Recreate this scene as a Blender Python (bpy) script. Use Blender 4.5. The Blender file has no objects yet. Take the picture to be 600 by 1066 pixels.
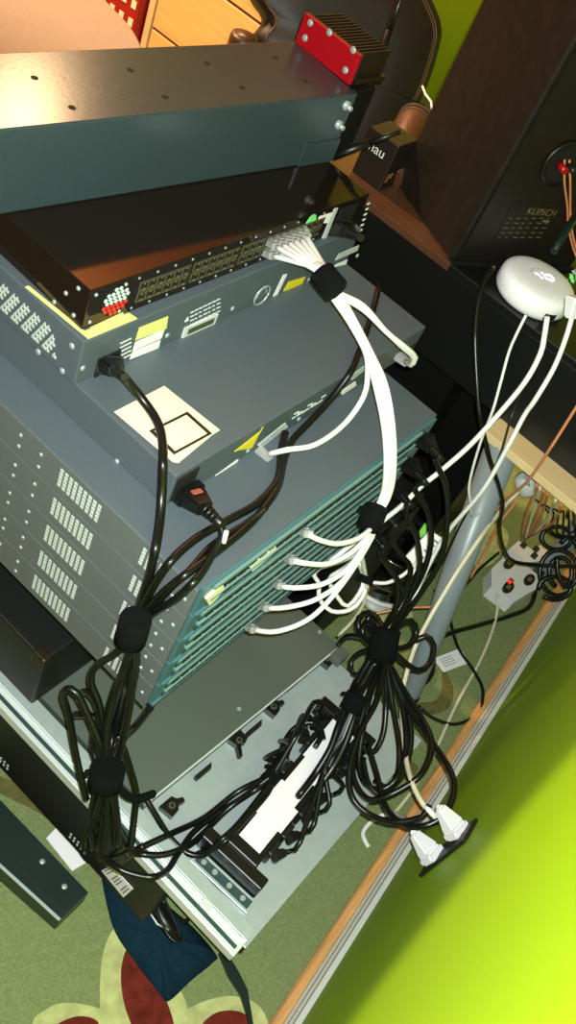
import bpy, bmesh, math, random
from mathutils import Vector, Matrix
random.seed(7)
C = bpy.context.scene.collection
SC = bpy.context.scene
# ------------------------------------------------------------------ camera
FPX = 972.951
RM = [[0.6037745722830934, -0.724151147977146, 0.3332587294396792],
      [-0.435073487202811, -0.6496549141970305, -0.6234256597164046],
      [0.6679575784415902, 0.23141652348747824, -0.7073040831632575]]
CAM = Vector((-0.48850437, -0.20614202, 0.89666607))
R3 = Matrix(RM); RT = R3.transposed(); FW = Vector(RM[2])
cd = bpy.data.cameras.new('camera'); cam = bpy.data.objects.new('camera', cd); C.objects.link(cam)
cd.sensor_width = 36; cd.lens = 36*FPX/1066; cd.clip_start = .01
X, Y, Z_ = Vector(RM[0]), Vector(RM[1]), Vector(RM[2])
rot = Matrix((X, -Y, -Z_)).transposed()
cam.matrix_world = Matrix.Translation(CAM) @ rot.to_4x4()
SC.camera = cam
# ------------------------------------------------------------------ light and exposure
SC.view_settings.view_transform = 'Standard'; SC.view_settings.look = 'None'
SC.view_settings.gamma = 1; SC.view_settings.use_curve_mapping = False
SC.view_settings.exposure = 0.65
w = bpy.data.worlds.new('world'); SC.world = w; w.use_nodes = True
w.node_tree.nodes['Background'].inputs[0].default_value = (1, .72, .45, 1)
w.node_tree.nodes['Background'].inputs[1].default_value = 0.07

def lamp(name, kind, loc, energy, color, size=.05, target=None, spot=None, blend=.3):
    l = bpy.data.lights.new(name, kind); l.energy = energy; l.color = color
    if kind == 'AREA': l.size = size
    else: l.shadow_soft_size = size
    if kind == 'SPOT': l.spot_size = spot; l.spot_blend = blend
    o = bpy.data.objects.new(name, l); C.objects.link(o); o.location = loc
    if target is not None:
        o.rotation_euler = (Vector(target)-Vector(loc)).to_track_quat('-Z', 'Y').to_euler()
    return o
FLASH = CAM + Vector(RM[1])*-.015 + Vector(RM[0])*.012
lamp('phone_flash', 'SPOT', FLASH, 52, (.92, 1.0, .96), .004, FLASH+FW, math.radians(110), .5)
lamp('ceiling_light', 'POINT', (1.47, 1.85, 1.62), 27, (1, .60, .30), .11)
lamp('background_fill_spot', 'SPOT', (.7, 1.9, 1.7), 270, (1, .66, .36), .05, (1.9, 1.25, -.1), math.radians(92), .5)  # added fill spot that brightens the shelves and right wall, no real fixture
lamp('wall_patch_spot', 'SPOT', (-.5, 1.3, 1.5), 170, (1, .76, .40), .03, (-.41, -.4, .76), math.radians(44.5), .08)  # added spot, its cone edge stands in for the warm lamp's shadow edge

# ------------------------------------------------------------------ helpers
def s2l(c):
    return tuple(((x/255)/12.92 if x/255 <= .04045 else ((x/255+.055)/1.055)**2.4) for x in c)
def mat(name, rgb, rough=.5, metal=0, noise=0, scale=40, spec=.5, bump=0, emit=None, trans=0, coat=0, stretch=None):
    m = bpy.data.materials.new(name); m.use_nodes = True
    nt = m.node_tree; b = nt.nodes['Principled BSDF']; c = s2l(rgb)
    b.inputs['Base Color'].default_value = (*c, 1); b.inputs['Roughness'].default_value = rough
    b.inputs['Metallic'].default_value = metal; b.inputs['Specular IOR Level'].default_value = spec
    if trans: b.inputs['Transmission Weight'].default_value = trans
    if coat: b.inputs['Coat Weight'].default_value = coat
    if noise or bump:
        tc = nt.nodes.new('ShaderNodeTexCoord'); n = nt.nodes.new('ShaderNodeTexNoise')
        n.inputs['Scale'].default_value = scale; n.inputs['Detail'].default_value = 4
        if stretch:
            mp = nt.nodes.new('ShaderNodeMapping'); mp.inputs['Scale'].default_value = stretch
            nt.links.new(tc.outputs['Object'], mp.inputs[0]); nt.links.new(mp.outputs[0], n.inputs['Vector'])
        else: nt.links.new(tc.outputs['Object'], n.inputs['Vector'])
        if noise:
            r = nt.nodes.new('ShaderNodeValToRGB')
            r.color_ramp.elements[0].position = .3; r.color_ramp.elements[1].position = .7
            r.color_ramp.elements[0].color = (*[x*(1-noise) for x in c], 1)
            r.color_ramp.elements[1].color = (*[min(1, x*(1+noise)) for x in c], 1)
            nt.links.new(n.outputs['Fac'], r.inputs[0]); nt.links.new(r.outputs[0], b.inputs['Base Color'])
        if bump:
            bp = nt.nodes.new('ShaderNodeBump'); bp.inputs['Strength'].default_value = bump
            bp.inputs['Distance'].default_value = .003
            nt.links.new(n.outputs['Fac'], bp.inputs['Height']); nt.links.new(bp.outputs[0], b.inputs['Normal'])
    if emit:
        b.inputs['Emission Color'].default_value = (*s2l(rgb), 1); b.inputs['Emission Strength'].default_value = emit
    return m

M = {}
M['carpet'] = mat('carpet_green', (122, 134, 88), .95, noise=.16, scale=260, spec=.1, bump=.8)
M['cream'] = mat('carpet_cream', (176, 180, 120), .95, noise=.2, scale=60, spec=.1)
M['olive'] = mat('carpet_olive', (96, 92, 52), .95, noise=.25, scale=60, spec=.1)
M['red'] = mat('carpet_red', (100, 36, 28), .95, noise=.3, scale=70, spec=.1)
M['lime'] = mat('lime_wall_paint', (138, 180, 16), .55, noise=.04, scale=6, spec=.3)
M['warmwall'] = mat('cream_wall_paint', (214, 168, 110), .8)
M['ceiling'] = mat('ceiling_paint', (222, 170, 120), .9)
M['puck'] = mat('bright_white_shell', (250, 248, 252), .35)
M['white'] = mat('white_plastic', (222, 222, 224), .4)
M['trimwhite'] = mat('white_gloss_trim', (205, 208, 200), .35)
M['oak'] = mat('oak_strip', (206, 152, 92), .5, noise=.25, scale=12, stretch=(1, 14, 14))
M['grey'] = mat('blue_grey_powder_coat', (78, 87, 94), .42, noise=.05, scale=300, bump=.03)
M['greytop'] = M['grey']
M['bluebox'] = mat('blue_grey_glossy_paint', (60, 74, 80), .22, metal=.35, noise=.05, scale=200, bump=.02)
M['swgrey'] = mat('switch_side_grey', (92, 98, 98), .45, noise=.05, scale=200)
M['teal'] = mat('teal_grey_plastic', (66, 100, 108), .4)
M['tealdark'] = mat('dark_teal_plastic', (44, 68, 70), .45)
M['teallight'] = mat('pale_teal_trim', (104, 134, 130), .4)
M['blackgloss'] = mat('black_satin_metal', (74, 60, 54), .08, metal=.85, spec=1.0, noise=.03, scale=300)
M['gloss'] = mat('black_gloss_plastic', (12, 11, 12), .12, spec=.7)
M['blackmet'] = mat('black_powder_metal', (16, 17, 16), .5)
M['black'] = mat('black_plastic', (14, 15, 14), .38)
M['cable'] = mat('black_cable_sheath', (12, 14, 12), .33, spec=.5)
M['velcro'] = mat('black_hook_and_loop', (16, 19, 18), .95, spec=.1, bump=1, scale=900)
M['wcable'] = mat('white_cable_sheath', (232, 232, 230), .4)
M['ccable'] = mat('cream_cable_sheath', (214, 208, 180), .45)
M['clear'] = mat('clear_plug_plastic', (205, 205, 205), .15, trans=.55)
M['lid'] = mat('grey_green_lid', (84, 92, 84), .5, noise=.05, scale=400, bump=.03)
M['silver'] = mat('galvanised_steel', (176, 188, 188), .42, metal=.35, noise=.05, scale=60)
M['silverb'] = mat('bright_aluminium', (225, 232, 232), .3, metal=.3)
M['screw'] = mat('screw_zinc', (165, 175, 175), .3, metal=.3)
M['hole'] = mat('dark_opening', (5, 6, 6), .7)
M['vent'] = mat('light_vent_mesh', (190, 198, 190), .5)
M['gold'] = mat('brass_contact', (150, 130, 70), .35, metal=.5)
M['port'] = mat('port_shield_metal', (120, 118, 92), .35, metal=.7)
M['label'] = mat('white_label_paper', (235, 232, 235), .6)
M['cream_label'] = mat('cream_label_paper', (240, 226, 186), .6)
M['yellow'] = mat('yellow_label', (222, 200, 30), .6)
M['pyellow'] = mat('pale_yellow_sticker', (220, 214, 130), .6)
M['green'] = mat('green_sticker', (130, 225, 130), .6)
M['ink'] = mat('dark_ink', (42, 32, 16), .6)
M['inkg'] = mat('grey_ink', (120, 120, 120), .6)
M['whiteink'] = mat('white_ink', (220, 222, 222), .6)
M['redplastic'] = mat('red_plastic', (160, 12, 18), .35)
M['redmetal'] = mat('red_anodised_metal', (178, 14, 28), .35, metal=.3)
M['heatsink'] = mat('heatsink_bronze', (50, 40, 26), .45, metal=.5)
M['leather'] = mat('dark_brown_leather', (28, 18, 12), .5, bump=.15, scale=400, noise=.08)
M['stitch'] = mat('tan_stitching', (96, 70, 46), .7)
M['beige'] = mat('beige_upholstery', (134, 116, 102), .9, noise=.06, scale=200)
M['birch'] = mat('birch_wood', (226, 178, 112), .5, noise=.12, scale=8, stretch=(1, 1, 10))
M['birchedge'] = mat('birch_edge', (216, 190, 140), .5, noise=.08, scale=10, stretch=(8, 1, 1))
M['darkgap'] = mat('dark_wood_gap', (120, 60, 18), .7)
M['brownwood'] = mat('brown_wood_veneer', (86, 54, 36), .35, noise=.2, scale=9, stretch=(8, 1, 1))
M['speaker'] = mat('dark_brown_speaker_vinyl', (25, 18, 14), .5, noise=.35, scale=60, bump=.3)
M['speakerback'] = mat('black_speaker_panel', (17, 13, 11), .5, noise=.2, scale=60)
M['poleg'] = mat('grey_leg_paint', (128, 138, 142), .35)
M['copper'] = mat('copper_speaker_wire', (205, 130, 92), .3)
M['bluecloth'] = mat('navy_blue_cloth', (16, 42, 56), .95, noise=.25, scale=300, spec=.1)
M['darkteal'] = mat('dark_green_black_plastic', (16, 34, 32), .35)
M['goldink'] = mat('gold_ink', (112, 98, 66), .5)
M['orange'] = mat('orange_print', (235, 90, 20), .4, noise=.5, scale=9, stretch=(3, 1, 1))
M['cardred'] = mat('dark_red_card', (150, 20, 12), .5)
M['ypaint'] = mat('yellow_print', (245, 180, 60), .4)
M['brownbag'] = mat('brown_leatherette', (74, 42, 24), .45, bump=.3, scale=80)
M['led'] = mat('led_glow', (235, 225, 255), .4, emit=1.6)
M['redled'] = mat('red_switch_glow', (255, 30, 30), .4, emit=2.2)
M['fgreen'] = mat('bright_green_plastic', (110, 200, 30), .5)
M['plugred'] = mat('faded_red_plastic', (170, 84, 66), .5)
M['redhex'] = mat('red_grille_paint', (215, 40, 24), .5)
M['palehex'] = mat('pale_grille_metal', (190, 205, 205), .5)

class B:
    """collects shapes into one mesh object"""
    def __init__(s): s.bm = bmesh.new(); s.mats = []
    def mi(s, m):
        m = M[m]
        if m not in s.mats: s.mats.append(m)
        return s.mats.index(m)
    def box(s, x0, x1, y0, y1, z0, z1, m, bev=0):
        r = bmesh.ops.create_cube(s.bm, size=1)
        vs = r['verts']
        for v in vs: v.co = Vector(((x0+x1)/2+v.co.x*(x1-x0), (y0+y1)/2+v.co.y*(y1-y0), (z0+z1)/2+v.co.z*(z1-z0)))
        i = s.mi(m); fs = {f for v in vs for f in v.link_faces}
        for f in fs: f.material_index = i
        if bev:
            es = list({e for v in vs for e in v.link_edges})
            r = bmesh.ops.bevel(s.bm, geom=es, offset=bev, segments=2, affect='EDGES', profile=.5)
            for f in r['faces']: f.material_index = i
        return s
    def prism(s, pts, off, m, smooth=False):
        pts = [Vector(p) for p in pts]; off = Vector(off); i = s.mi(m)
        a = [s.bm.verts.new(p) for p in pts]; b = [s.bm.verts.new(p+off) for p in pts]
        fs = [s.bm.faces.new(a), s.bm.faces.new(b[::-1])]
        n = len(a)
        for k in range(n):
            f = s.bm.faces.new((a[k], b[k], b[(k+1) % n], a[(k+1) % n])); f.smooth = smooth; fs.append(f)
        for f in fs: f.material_index = i
        return s
    def tube(s, pts, r, m, seg=8, cap=True):
        pts = [Vector(p) for p in pts]; i = s.mi(m); n = len(pts)
        rs = r if isinstance(r, (list, tuple)) else [r]*n
        t0 = (pts[1]-pts[0]).normalized()
        up = Vector((0, 0, 1)) if abs(t0.z) < .9 else Vector((1, 0, 0))
        u = t0.cross(up).normalized(); rings = []
        for k in range(n):
            t = (pts[min(k+1, n-1)]-pts[max(k-1, 0)])
            if t.length < 1e-9: t = t0
            t = t.normalized(); u = (u-t*u.dot(t))
            if u.length < 1e-6: u = t.orthogonal()
            u.normalize(); v = t.cross(u)
            rings.append([s.bm.verts.new(pts[k]+(u*math.cos(a)+v*math.sin(a))*rs[k]) for a in [2*math.pi*j/seg for j in range(seg)]])
        for k in range(n-1):
            for j in range(seg):
                f = s.bm.faces.new((rings[k][j], rings[k][(j+1) % seg], rings[k+1][(j+1) % seg], rings[k+1][j]))
                f.smooth = True; f.material_index = i
        if cap:
            for rg in (rings[0][::-1], rings[-1]):
                f = s.bm.faces.new(rg); f.material_index = i
        return s
    def cyl(s, a, b, r, m, seg=16, r2=None):
        a = Vector(a); b = Vector(b)
        return s.tube([a, b], [r, r if r2 is None else r2], m, seg)
    def lathe(s, c, axis, prof, m, seg=32):
        c = Vector(c); ax = Vector(axis).normalized()
        return s.tube([c+ax*h for h, _ in prof], [max(r, 1e-4) for _, r in prof], m, seg)
    def build(s, name, parent=None, loc=None, smooth=False):
        bmesh.ops.recalc_face_normals(s.bm, faces=s.bm.faces)
        me = bpy.data.meshes.new(name); s.bm.to_mesh(me); s.bm.free()
        for m in s.mats: me.materials.append(m)
        o = bpy.data.objects.new(name, me); C.objects.link(o)
        if parent: o.parent = parent
        return o

def tag(o, label, cat, group=None):
    o['label'] = label; o['category'] = cat
    if group: o['group'] = group
    return o
def thing(name, label, cat, loc=(0, 0, 0), yaw=0, group=None):
    o = bpy.data.objects.new(name, None); C.objects.link(o); o.location = loc; o.rotation_euler = (0, 0, yaw)
    o.empty_display_size = .02
    return tag(o, label, cat, group)
def struct(o): o['kind'] = 'structure'; return o

# rays through the photograph's pixels, met with real planes of the room
def ray(u, v): return RT @ Vector(((u-300)/FPX, (v-533)/FPX, 1))
def hit(u, v, p, n):
    r = ray(u, v); n = Vector(n); return CAM + r*(n.dot(Vector(p)-CAM)/n.dot(r))
def HZ(u, v, z): return hit(u, v, (0, 0, z), (0, 0, 1))
def HY(u, v, y): return hit(u, v, (0, y, 0), (0, 1, 0))
def HX(u, v, x): return hit(u, v, (x, 0, 0), (1, 0, 0))
def HD(u, v, d): return CAM + ray(u, v)*d
def proj(P):
    q = R3 @ (Vector(P)-CAM); return (300+FPX*q.x/q.z, 533+FPX*q.y/q.z, q.z)

FZ = -.41
WA = math.radians(4.35); WP = Vector((.0543, -.367, FZ)); WN = Vector((-math.sin(WA), math.cos(WA), 0)); WD = Vector((math.cos(WA), math.sin(WA), 0))
def HW(u, v): return hit(u, v, WP, WN)

# ------------------------------------------------------------------ structure
b = B(); b.box(-1.7, 2.6, -.9, 2.6, FZ-.05, FZ, 'carpet')
def flo(pts, m, h):
    P = [HZ(u, v, FZ) for u, v in pts]; b.prism([p+Vector((0, 0, .0001)) for p in P], (0, 0, h), m)
def smoothpoly(pts, n=5):
    out = []; k = len(pts)
    for i in range(k):
        p0, p1, p2, p3 = [Vector(pts[(i+j-1) % k]) for j in range(4)]
        for t in range(n):
            t /= n
            out.append(tuple(.5*((2*p1)+(-p0+p2)*t+(2*p0-5*p1+4*p2-p3)*t*t+(-p0+3*p1-3*p2+p3)*t**3)))
    return out
flo(smoothpoly([(104, 1034), (108, 990), (124, 962), (150, 975), (192, 1040), (202, 1110), (130, 1130), (108, 1080)]), 'cream', .0006)
flo(smoothpoly([(126, 1025), (128, 998), (136, 985), (150, 1000), (172, 1038), (184, 1090), (160, 1110), (134, 1060)]), 'red', .001)
flo(smoothpoly([(34, 1070), (46, 1052), (70, 1044), (108, 1052), (130, 1075), (110, 1120), (50, 1130)]), 'cream', .0004)
flo(smoothpoly([(50, 1080), (60, 1066), (84, 1058), (104, 1068), (100, 1110), (60, 1120)]), 'red', .001)
flo(smoothpoly([(176, 1070), (200, 1048), (238, 1037), (268, 1046), (280, 1075), (260, 1110), (200, 1120)]), 'cream', .0008)
flo(smoothpoly([(208, 1072), (222, 1056), (240, 1052), (256, 1057), (262, 1075), (240, 1100), (216, 1100)]), 'red', .001)
flo(smoothpoly([(-20, 790), (0, 808), (24, 817), (42, 832), (60, 860), (40, 846), (0, 826), (-20, 815)]), 'olive', .0006)
flo(smoothpoly([(461, 697), (472, 716), (468, 736), (450, 744), (428, 740), (434, 732), (452, 730), (460, 718)]), 'olive', .0006)
flo(smoothpoly([(395, 800), (420, 790), (436, 800), (420, 812)]), 'olive', .0006)
flo(smoothpoly([(490, 560), (515, 545), (530, 560), (515, 585), (495, 590)]), 'cream', .0006)
flo(smoothpoly([(392, 640), (412, 628), (430, 640), (418, 655), (398, 655)]), 'cream', .0006)
struct(b.build('floor'))
def wallbox(a, bb, n, h0, h1, th, m, name):
    a = Vector((a[0], a[1], h0)); bb = Vector((bb[0], bb[1], h0)); n = Vector((n[0], n[1], 0)).normalized()
    q = B(); q.prism([a, bb, bb+Vector((0, 0, h1-h0)), a+Vector((0, 0, h1-h0))], n*-th, m); return struct(q.build(name))
e0 = WP-WD*1.75; e1 = WP+WD*2.5
H = 1.99
wallbox(e0, e1, WN, FZ, H, .06, 'lime', 'wall_near')
wallbox((2.5, -.9), (2.5, 2.6), (-1, 0), FZ, H, .06, 'lime', 'wall_right')
wallbox((-1.7, 2.5), (2.6, 2.5), (0, -1), FZ, H, .06, 'warmwall', 'wall_far')
wallbox((-1.68, -.9), (-1.68, 2.6), (1, 0), FZ, H, .06, 'warmwall', 'wall_left')
b = B(); b.box(2.46, 2.5, 1.3, 2.2, FZ, 1.62, 'birch', .004); b.box(2.44, 2.46, 1.36, 2.14, FZ+.1, .55, 'brownwood', .004); b.box(2.44, 2.46, 1.36, 2.14, .65, 1.54, 'brownwood', .004); struct(b.build('reflection_panel_1'))  # unseen brown panel, added so the black switch reflects brown instead of lime
b = B(); b.box(-1.75, 2.6, -.9, 2.6, H, H+.04, 'ceiling'); struct(b.build('ceiling'))
# white moulded baseboard on the near wall, oak strip on the carpet before it
def along(prof, m, name, x0=-1.2, x1=2.4):
    q = B(); a = WP+WD*x0
    q.prism([a+WN*d+Vector((0, 0, h)) for d, h in prof], WD*(x1-x0), m); return struct(q.build(name))
along([(0, 0), (.013, 0), (.013, .012), (.010, .016), (.010, .03), (.007, .034), (.007, .048), (0, .052)], 'trimwhite', 'baseboard_near')
along([(.0135, 0), (.028, 0), (.028, .006), (.025, .01), (.0135, .01)], 'oak', 'trim_1')

# ------------------------------------------------------------------ surfaces the cables drape over
SURF = []   # oriented boxes (origin, yaw, dims, z0, z1)
def sbox(ox, oy, yaw, w, d, z0, z1): SURF.append((ox, oy, math.cos(yaw), math.sin(yaw), w, d, z0, z1))
def surf(u, v):
    r = ray(u, v); best = 9
    for (n, p) in ((Vector((0, 0, 1)), Vector((0, 0, FZ))), (WN, WP)):
        d = n.dot(r)
        if abs(d) > 1e-6:
            t = n.dot(p-CAM)/d
            if t > 0: best = min(best, t)
    for (ox, oy, c, s, w_, d_, z0, z1) in SURF:
        dx, dy = CAM.x-ox, CAM.y-oy
        o = (c*dx+s*dy, -s*dx+c*dy, CAM.z); rr = (c*r.x+s*r.y, -s*r.x+c*r.y, r.z)
        ta, tb = 0, 99
        for k, (lo, hi) in enumerate(((0, w_), (0, d_), (z0, z1))):
            if abs(rr[k]) < 1e-9:
                if not lo <= o[k] <= hi: ta = 99
                continue
            t1, t2 = (lo-o[k])/rr[k], (hi-o[k])/rr[k]
            ta = max(ta, min(t1, t2)); tb = min(tb, max(t1, t2))
        if ta < tb and ta > 0: best = min(best, ta)
    return best

def catmull(P, step):
    out = []; n = len(P)
    for i in range(n-1):
        p0 = P[max(i-1, 0)]; p1 = P[i]; p2 = P[i+1]; p3 = P[min(i+2, n-1)]
        L = (Vector(p2[:2])-Vector(p1[:2])).length; k = max(2, int(L/step))
        for j in range(k):
            t = j/k
            out.append([.5*((2*p1[a])+(-p0[a]+p2[a])*t+(2*p0[a]-5*p1[a]+4*p2[a]-p3[a])*t*t+(-p0[a]+3*p1[a]-3*p2[a]+p3[a])*t**3) for a in (0, 1)]+[i+t])
    out.append([P[-1][0], P[-1][1], n-1]); return out
def drape(pts, r, off=.002, step=5, smooth=60):
    """pts: (u,v) laid on whatever lies there, (u,v,depth) or a 3-D point held in the air"""
    P = []; D = {}
    for i, p in enumerate(pts):
        if isinstance(p, Vector): q = proj(p); P.append(q[:2]); D[i] = q[2]
        else:
            P.append(p[:2])
            if len(p) > 2: D[i] = p[2]
    S = catmull(P, step); keys = sorted(D); ts = []; pin = []
    for (u, v, k) in S:
        s = surf(u, v)-(r+off)*1.35; t = s
        if keys:
            lo = [q for q in keys if q <= k+1e-6]; hi = [q for q in keys if q >= k-1e-6]
            if lo and hi:
                a, c_ = lo[-1], hi[0]
                t = D[a] if a == c_ else D[a]+(D[c_]-D[a])*(k-a)/(c_-a)
        pinned = any(abs(k-q) < 1e-6 for q in keys)
        ts.append(t if pinned else min(s, t)); pin.append((pinned, s))
    for _ in range(smooth):
        nt = ts[:]
        for i in range(len(ts)):
            if pin[i][0]: continue
            a = ts[max(i-1, 0)]; c_ = ts[min(i+1, len(ts)-1)]
            nt[i] = min(pin[i][1], .5*ts[i]+.25*(a+c_))
        ts = nt
    return [HD(u, v, t) for (u, v, k), t in zip(S, ts)]
# ------------------------------------------------------------------ rack units
class Dev:
    def __init__(s, name, label, cat, ox, oy, z0, yaw, w, d, h, group=None):
        s.o = Vector((ox, oy, z0)); s.yaw = yaw; s.w, s.d, s.h = w, d, h
        s.c, s.s = math.cos(yaw), math.sin(yaw)
        s.root = thing(name, label, cat, s.o, yaw, group); sbox(ox, oy, yaw, w, d, z0, z0+h)
    def loc(s, P):
        q = Vector(P)-s.o; return Vector((s.c*q.x+s.s*q.y, -s.s*q.x+s.c*q.y, q.z))
    def f(s, u, v, y=0): return s.loc(hit(u, v, s.o+Vector((-s.s*y, s.c*y, 0)), (-s.s, s.c, 0)))
    def sd(s, u, v): return s.loc(hit(u, v, s.o, (s.c, s.s, 0)))
    def t(s, u, v): return s.loc(HZ(u, v, s.o.z+s.h))
    def decal(s, side, pts, m, name, label=None, th=.0006, parent=None):
        fn = {'f': s.f, 's': s.sd, 't': s.t}[side]
        off = {'f': (0, -th, 0), 's': (-th, 0, 0), 't': (0, 0, th)}[side]
        q = B(); q.prism([fn(u, v) for u, v in pts], off, m); o = q.build(name, parent or s.root)
        if label: o['label'] = label
        return o
def screw(q, P, n, r=.0028, m='screw'):
    P = Vector(P); n = Vector(n); q.lathe(P, n, [(0, r), (.0008, r), (.0016, r*.7), (.0018, .0003)], m, 10)
def screws(pts, n, parent, r=.003, name='case_screw'):
    for p in pts: q = B(); screw(q, p, n, r); q.build(name, parent)
def textmesh(s, size, m, name, origin, xdir, ydir, parent=None, th=.0003):
    """lettering as flat raised mesh"""
    c = bpy.data.curves.new(name, 'FONT'); c.body = s; c.size = size; c.extrude = 0
    o = bpy.data.objects.new(name, c); C.objects.link(o)
    dg = bpy.context.evaluated_depsgraph_get(); dg.update()
    me = bpy.data.meshes.new_from_object(o.evaluated_get(dg)); bpy.data.objects.remove(o)
    xd = Vector(xdir).normalized(); n = xd.cross(Vector(ydir)).normalized(); yd = n.cross(xd)
    mt = Matrix((xd, yd, n)).transposed().to_4x4(); mt.translation = Vector(origin)+n*th
    me.transform(mt); me.materials.clear(); me.materials.append(M[m]); me.name = name
    o = bpy.data.objects.new(name, me); C.objects.link(o)
    if parent: o.parent = parent
    return o

# five identical pale switches
T = .2222; U = .04444
order = ['topmost', 'second from top', 'middle one', 'second from bottom', 'bottom one']
for i in range(5):
    z0 = T-U*(i+1)
    dv = Dev('network_switch', 'grey rack switch with teal ports, %s of the five stacked switches' % order[i], 'network switch', 0, 0, z0, 0, .44, .46, U, 'five matching rack switches')
    q = B(); q.box(0, .44, .004, .46, .0006, U-.0006, 'grey', .0012); q.build('housing', dv.root)
    q = B(); q.box(.006, .434, 0, .004, .002, U-.002, 'teal')
    q.box(.02, .4, -.003, 0, U-.010, U-.005, 'teallight'); q.box(.02, .4, -.002, 0, .024, .030, 'tealdark')
    q.box(.02, .4, -.004, 0, .018, .021, 'teallight'); q.box(.02, .4, -.002, 0, .007, .015, 'tealdark'); q.box(.006, .434, -.003, 0, .002, .005, 'teal')
    q.build('port_panel', dv.root)
    q = B()
    for k in range(24):
        x = .03+k*.0150
        q.box(x, x+.0115, -.0028, -.0018, .008, .0145, 'hole'); q.box(x, x+.0115, -.0028, -.0018, .0235, .0305, 'hole')
    q.build('port_row', dv.root)
    # side skin with vents
    q = B(); q.box(-.0012, 0, .003, .45, .001, U-.001, 'swgrey'); q.build('side_skin', dv.root)
    for (ya, yb) in ((.285, .335), (.13, .19), (.045, .075)):
        q = B(); nx = max(4, int((yb-ya)/.0065)); 
        for a in range(nx):
            for c_ in range(5):
                yy = ya+(yb-ya)*a/nx; zz = .012+c_*.0052
                q.box(-.0018, -.0012, yy, yy+.0042, zz, zz+.0034, 'vent')
        q.build('side_vent', dv.root)
    screws([(-.0012, yy, zz) for yy, zz in ((.245, .03), (.245, .014), (.215, .03), (.215, .012), (.025, .034), (.025, .012), (.012, .022), (.36, .02))], (-1, 0, 0), dv.root, .0024, 'side_screw')
    if i == 0:
        dv.decal('f', [(213, 622), (230, 606), (232, 612), (216, 629)], 'cream_label', 'label_tape', 'pale label tape by the corner', .003)
        dv.decal('f', [(258, 588), (285, 567), (287, 571), (261, 593)], 'whiteink', 'name_strip', None, .003)

# device 3
d3 = Dev('rack_router', 'grey rack unit with cream square warning sticker on top, lying on the five switches', 'network device', .0447, .0922, T, 0, .4616, .40, .0444)
q = B(); q.box(0, d3.w, 0, d3.d, .0005, d3.h, 'grey', .0015); q.build('housing', d3.root)
d3.decal('t', [(119, 429), (171, 402), (229, 448), (221, 453), (186, 482), (180, 481)], 'cream_label', 'warning_sticker', 'cream sticker with dark empty square')
q = B(); o4 = [d3.t(u, v) for u, v in ((155, 449), (195, 429), (221, 452), (181, 474))]; cc = sum(o4, Vector())/4
for k in range(4):
    a, bb = o4[k], o4[(k+1) % 4]; ai = cc+(a-cc)*.84; bi = cc+(bb-cc)*.84
    q.prism([a+Vector((0, 0, .0007)), bb+Vector((0, 0, .0007)), bi+Vector((0, 0, .0007)), ai+Vector((0, 0, .0007))], (0, 0, .0003), 'ink')
q.build('sticker_square', d3.root)
q = B()
for (u0, v0, u1, v1, n) in ((4, 391, 50, 424, 9), (0, 402, 28, 428, 6)):
    for k in range(n):
        p = d3.sd(u0+(u1-u0)*k/n, v0+(v1-v0)*k/n)
        for j in (0, .006): q.box(-.0008, 0, p.y-.003, p.y+.0015, p.z-j-.002, p.z-j+.0015, 'vent')
q.build('side_vent', d3.root)
screws([d3.sd(*uv) for uv in ((17, 424), (58, 470), (107, 478), (122, 480))], (-1, 0, 0), d3.root)
screws([d3.f(*uv) for uv in ((258, 469), (311, 436), (389, 386))], (0, -1, 0), d3.root)
dl = d3.decal
dl('f', [(224, 495), (248, 478), (246, 484), (225, 498)], 'label', 'barcode_label')
dl('f', [(244, 470), (271, 449), (274, 444), (262, 466), (246, 469)], 'yellow', 'caution_label', 'yellow caution label')
dl('f', [(268, 463), (297, 440), (300, 444), (272, 466)], 'silverb', 'rating_plate')
dl('f', [(364, 392), (380, 380), (381, 384), (366, 396)], 'silverb', 'port_strip'); dl('f', [(354, 408), (370, 397), (371, 401), (356, 411)], 'label', 'serial_label')
q = B()
for k in range(7):
    a = d3.f(306+k*5, 432-k*3.4); q.box(a.x, a.x+.008, -.0006, 0, .026-(k % 3)*.004, .0275-(k % 3)*.004, 'whiteink')
    q.box(a.x, a.x+.006, -.0006, 0, .019, .0203, 'whiteink')
q.build('printed_text', d3.root)
q = B()   # network ports at the right end
for k in range(4):
    x = .405+k*.013; q.box(x, x+.011, -.001, 0, .012, .024, 'port'); q.box(x+.001, x+.0095, -.0014, -.0009, .014, .022, 'hole')
q.build('network_port', d3.root)

# device 2
d2 = Dev('rack_appliance', 'grey rack unit with yellow sticker corner and power plug, under the black switch', 'network device', .0415, .2313, .2667, -.007, .4614, .29, .0553)
q = B(); q.box(0, d2.w, 0, d2.d, .0005, d2.h, 'grey', .0015); q.build('housing', d2.root)
q = B(); P = [d2.t(u, v) for u, v in ((26, 299), (30, 298), (88, 345), (134, 326), (143, 332), (92, 353))]
q.prism(P, (0, 0, .0008), 'pyellow'); o = q.build('corner_sticker', d2.root); o['label'] = 'pale yellow L shaped sticker'
q = B()
for k in range(16):
    for j in range(5):
        u = 0+k*3.6+j*.6; v = 296+k*3.3+j*6.3
        p = d2.sd(u, v)
        if (k+j) % 3 == 0 or k < 0: continue
        q.box(-.0008, 0, p.y-.003, p.y+.002, p.z-.0014, p.z+.0014, 'vent'); q.box(-.0008, 0, p.y-.0006, p.y+.0006, p.z-.0014, p.z+.004, 'vent')
q.build('side_vent', d2.root)
screws([d2.sd(*uv) for uv in ((75, 360), (65, 386), (40, 366))], (-1, 0, 0), d2.root, .0035)
screws([d2.f(*uv) for uv in ((174, 349), (242, 321), (372, 266), (322, 291), (86, 383))], (0, -1, 0), d2.root, .0032)
dl = d2.decal
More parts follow.
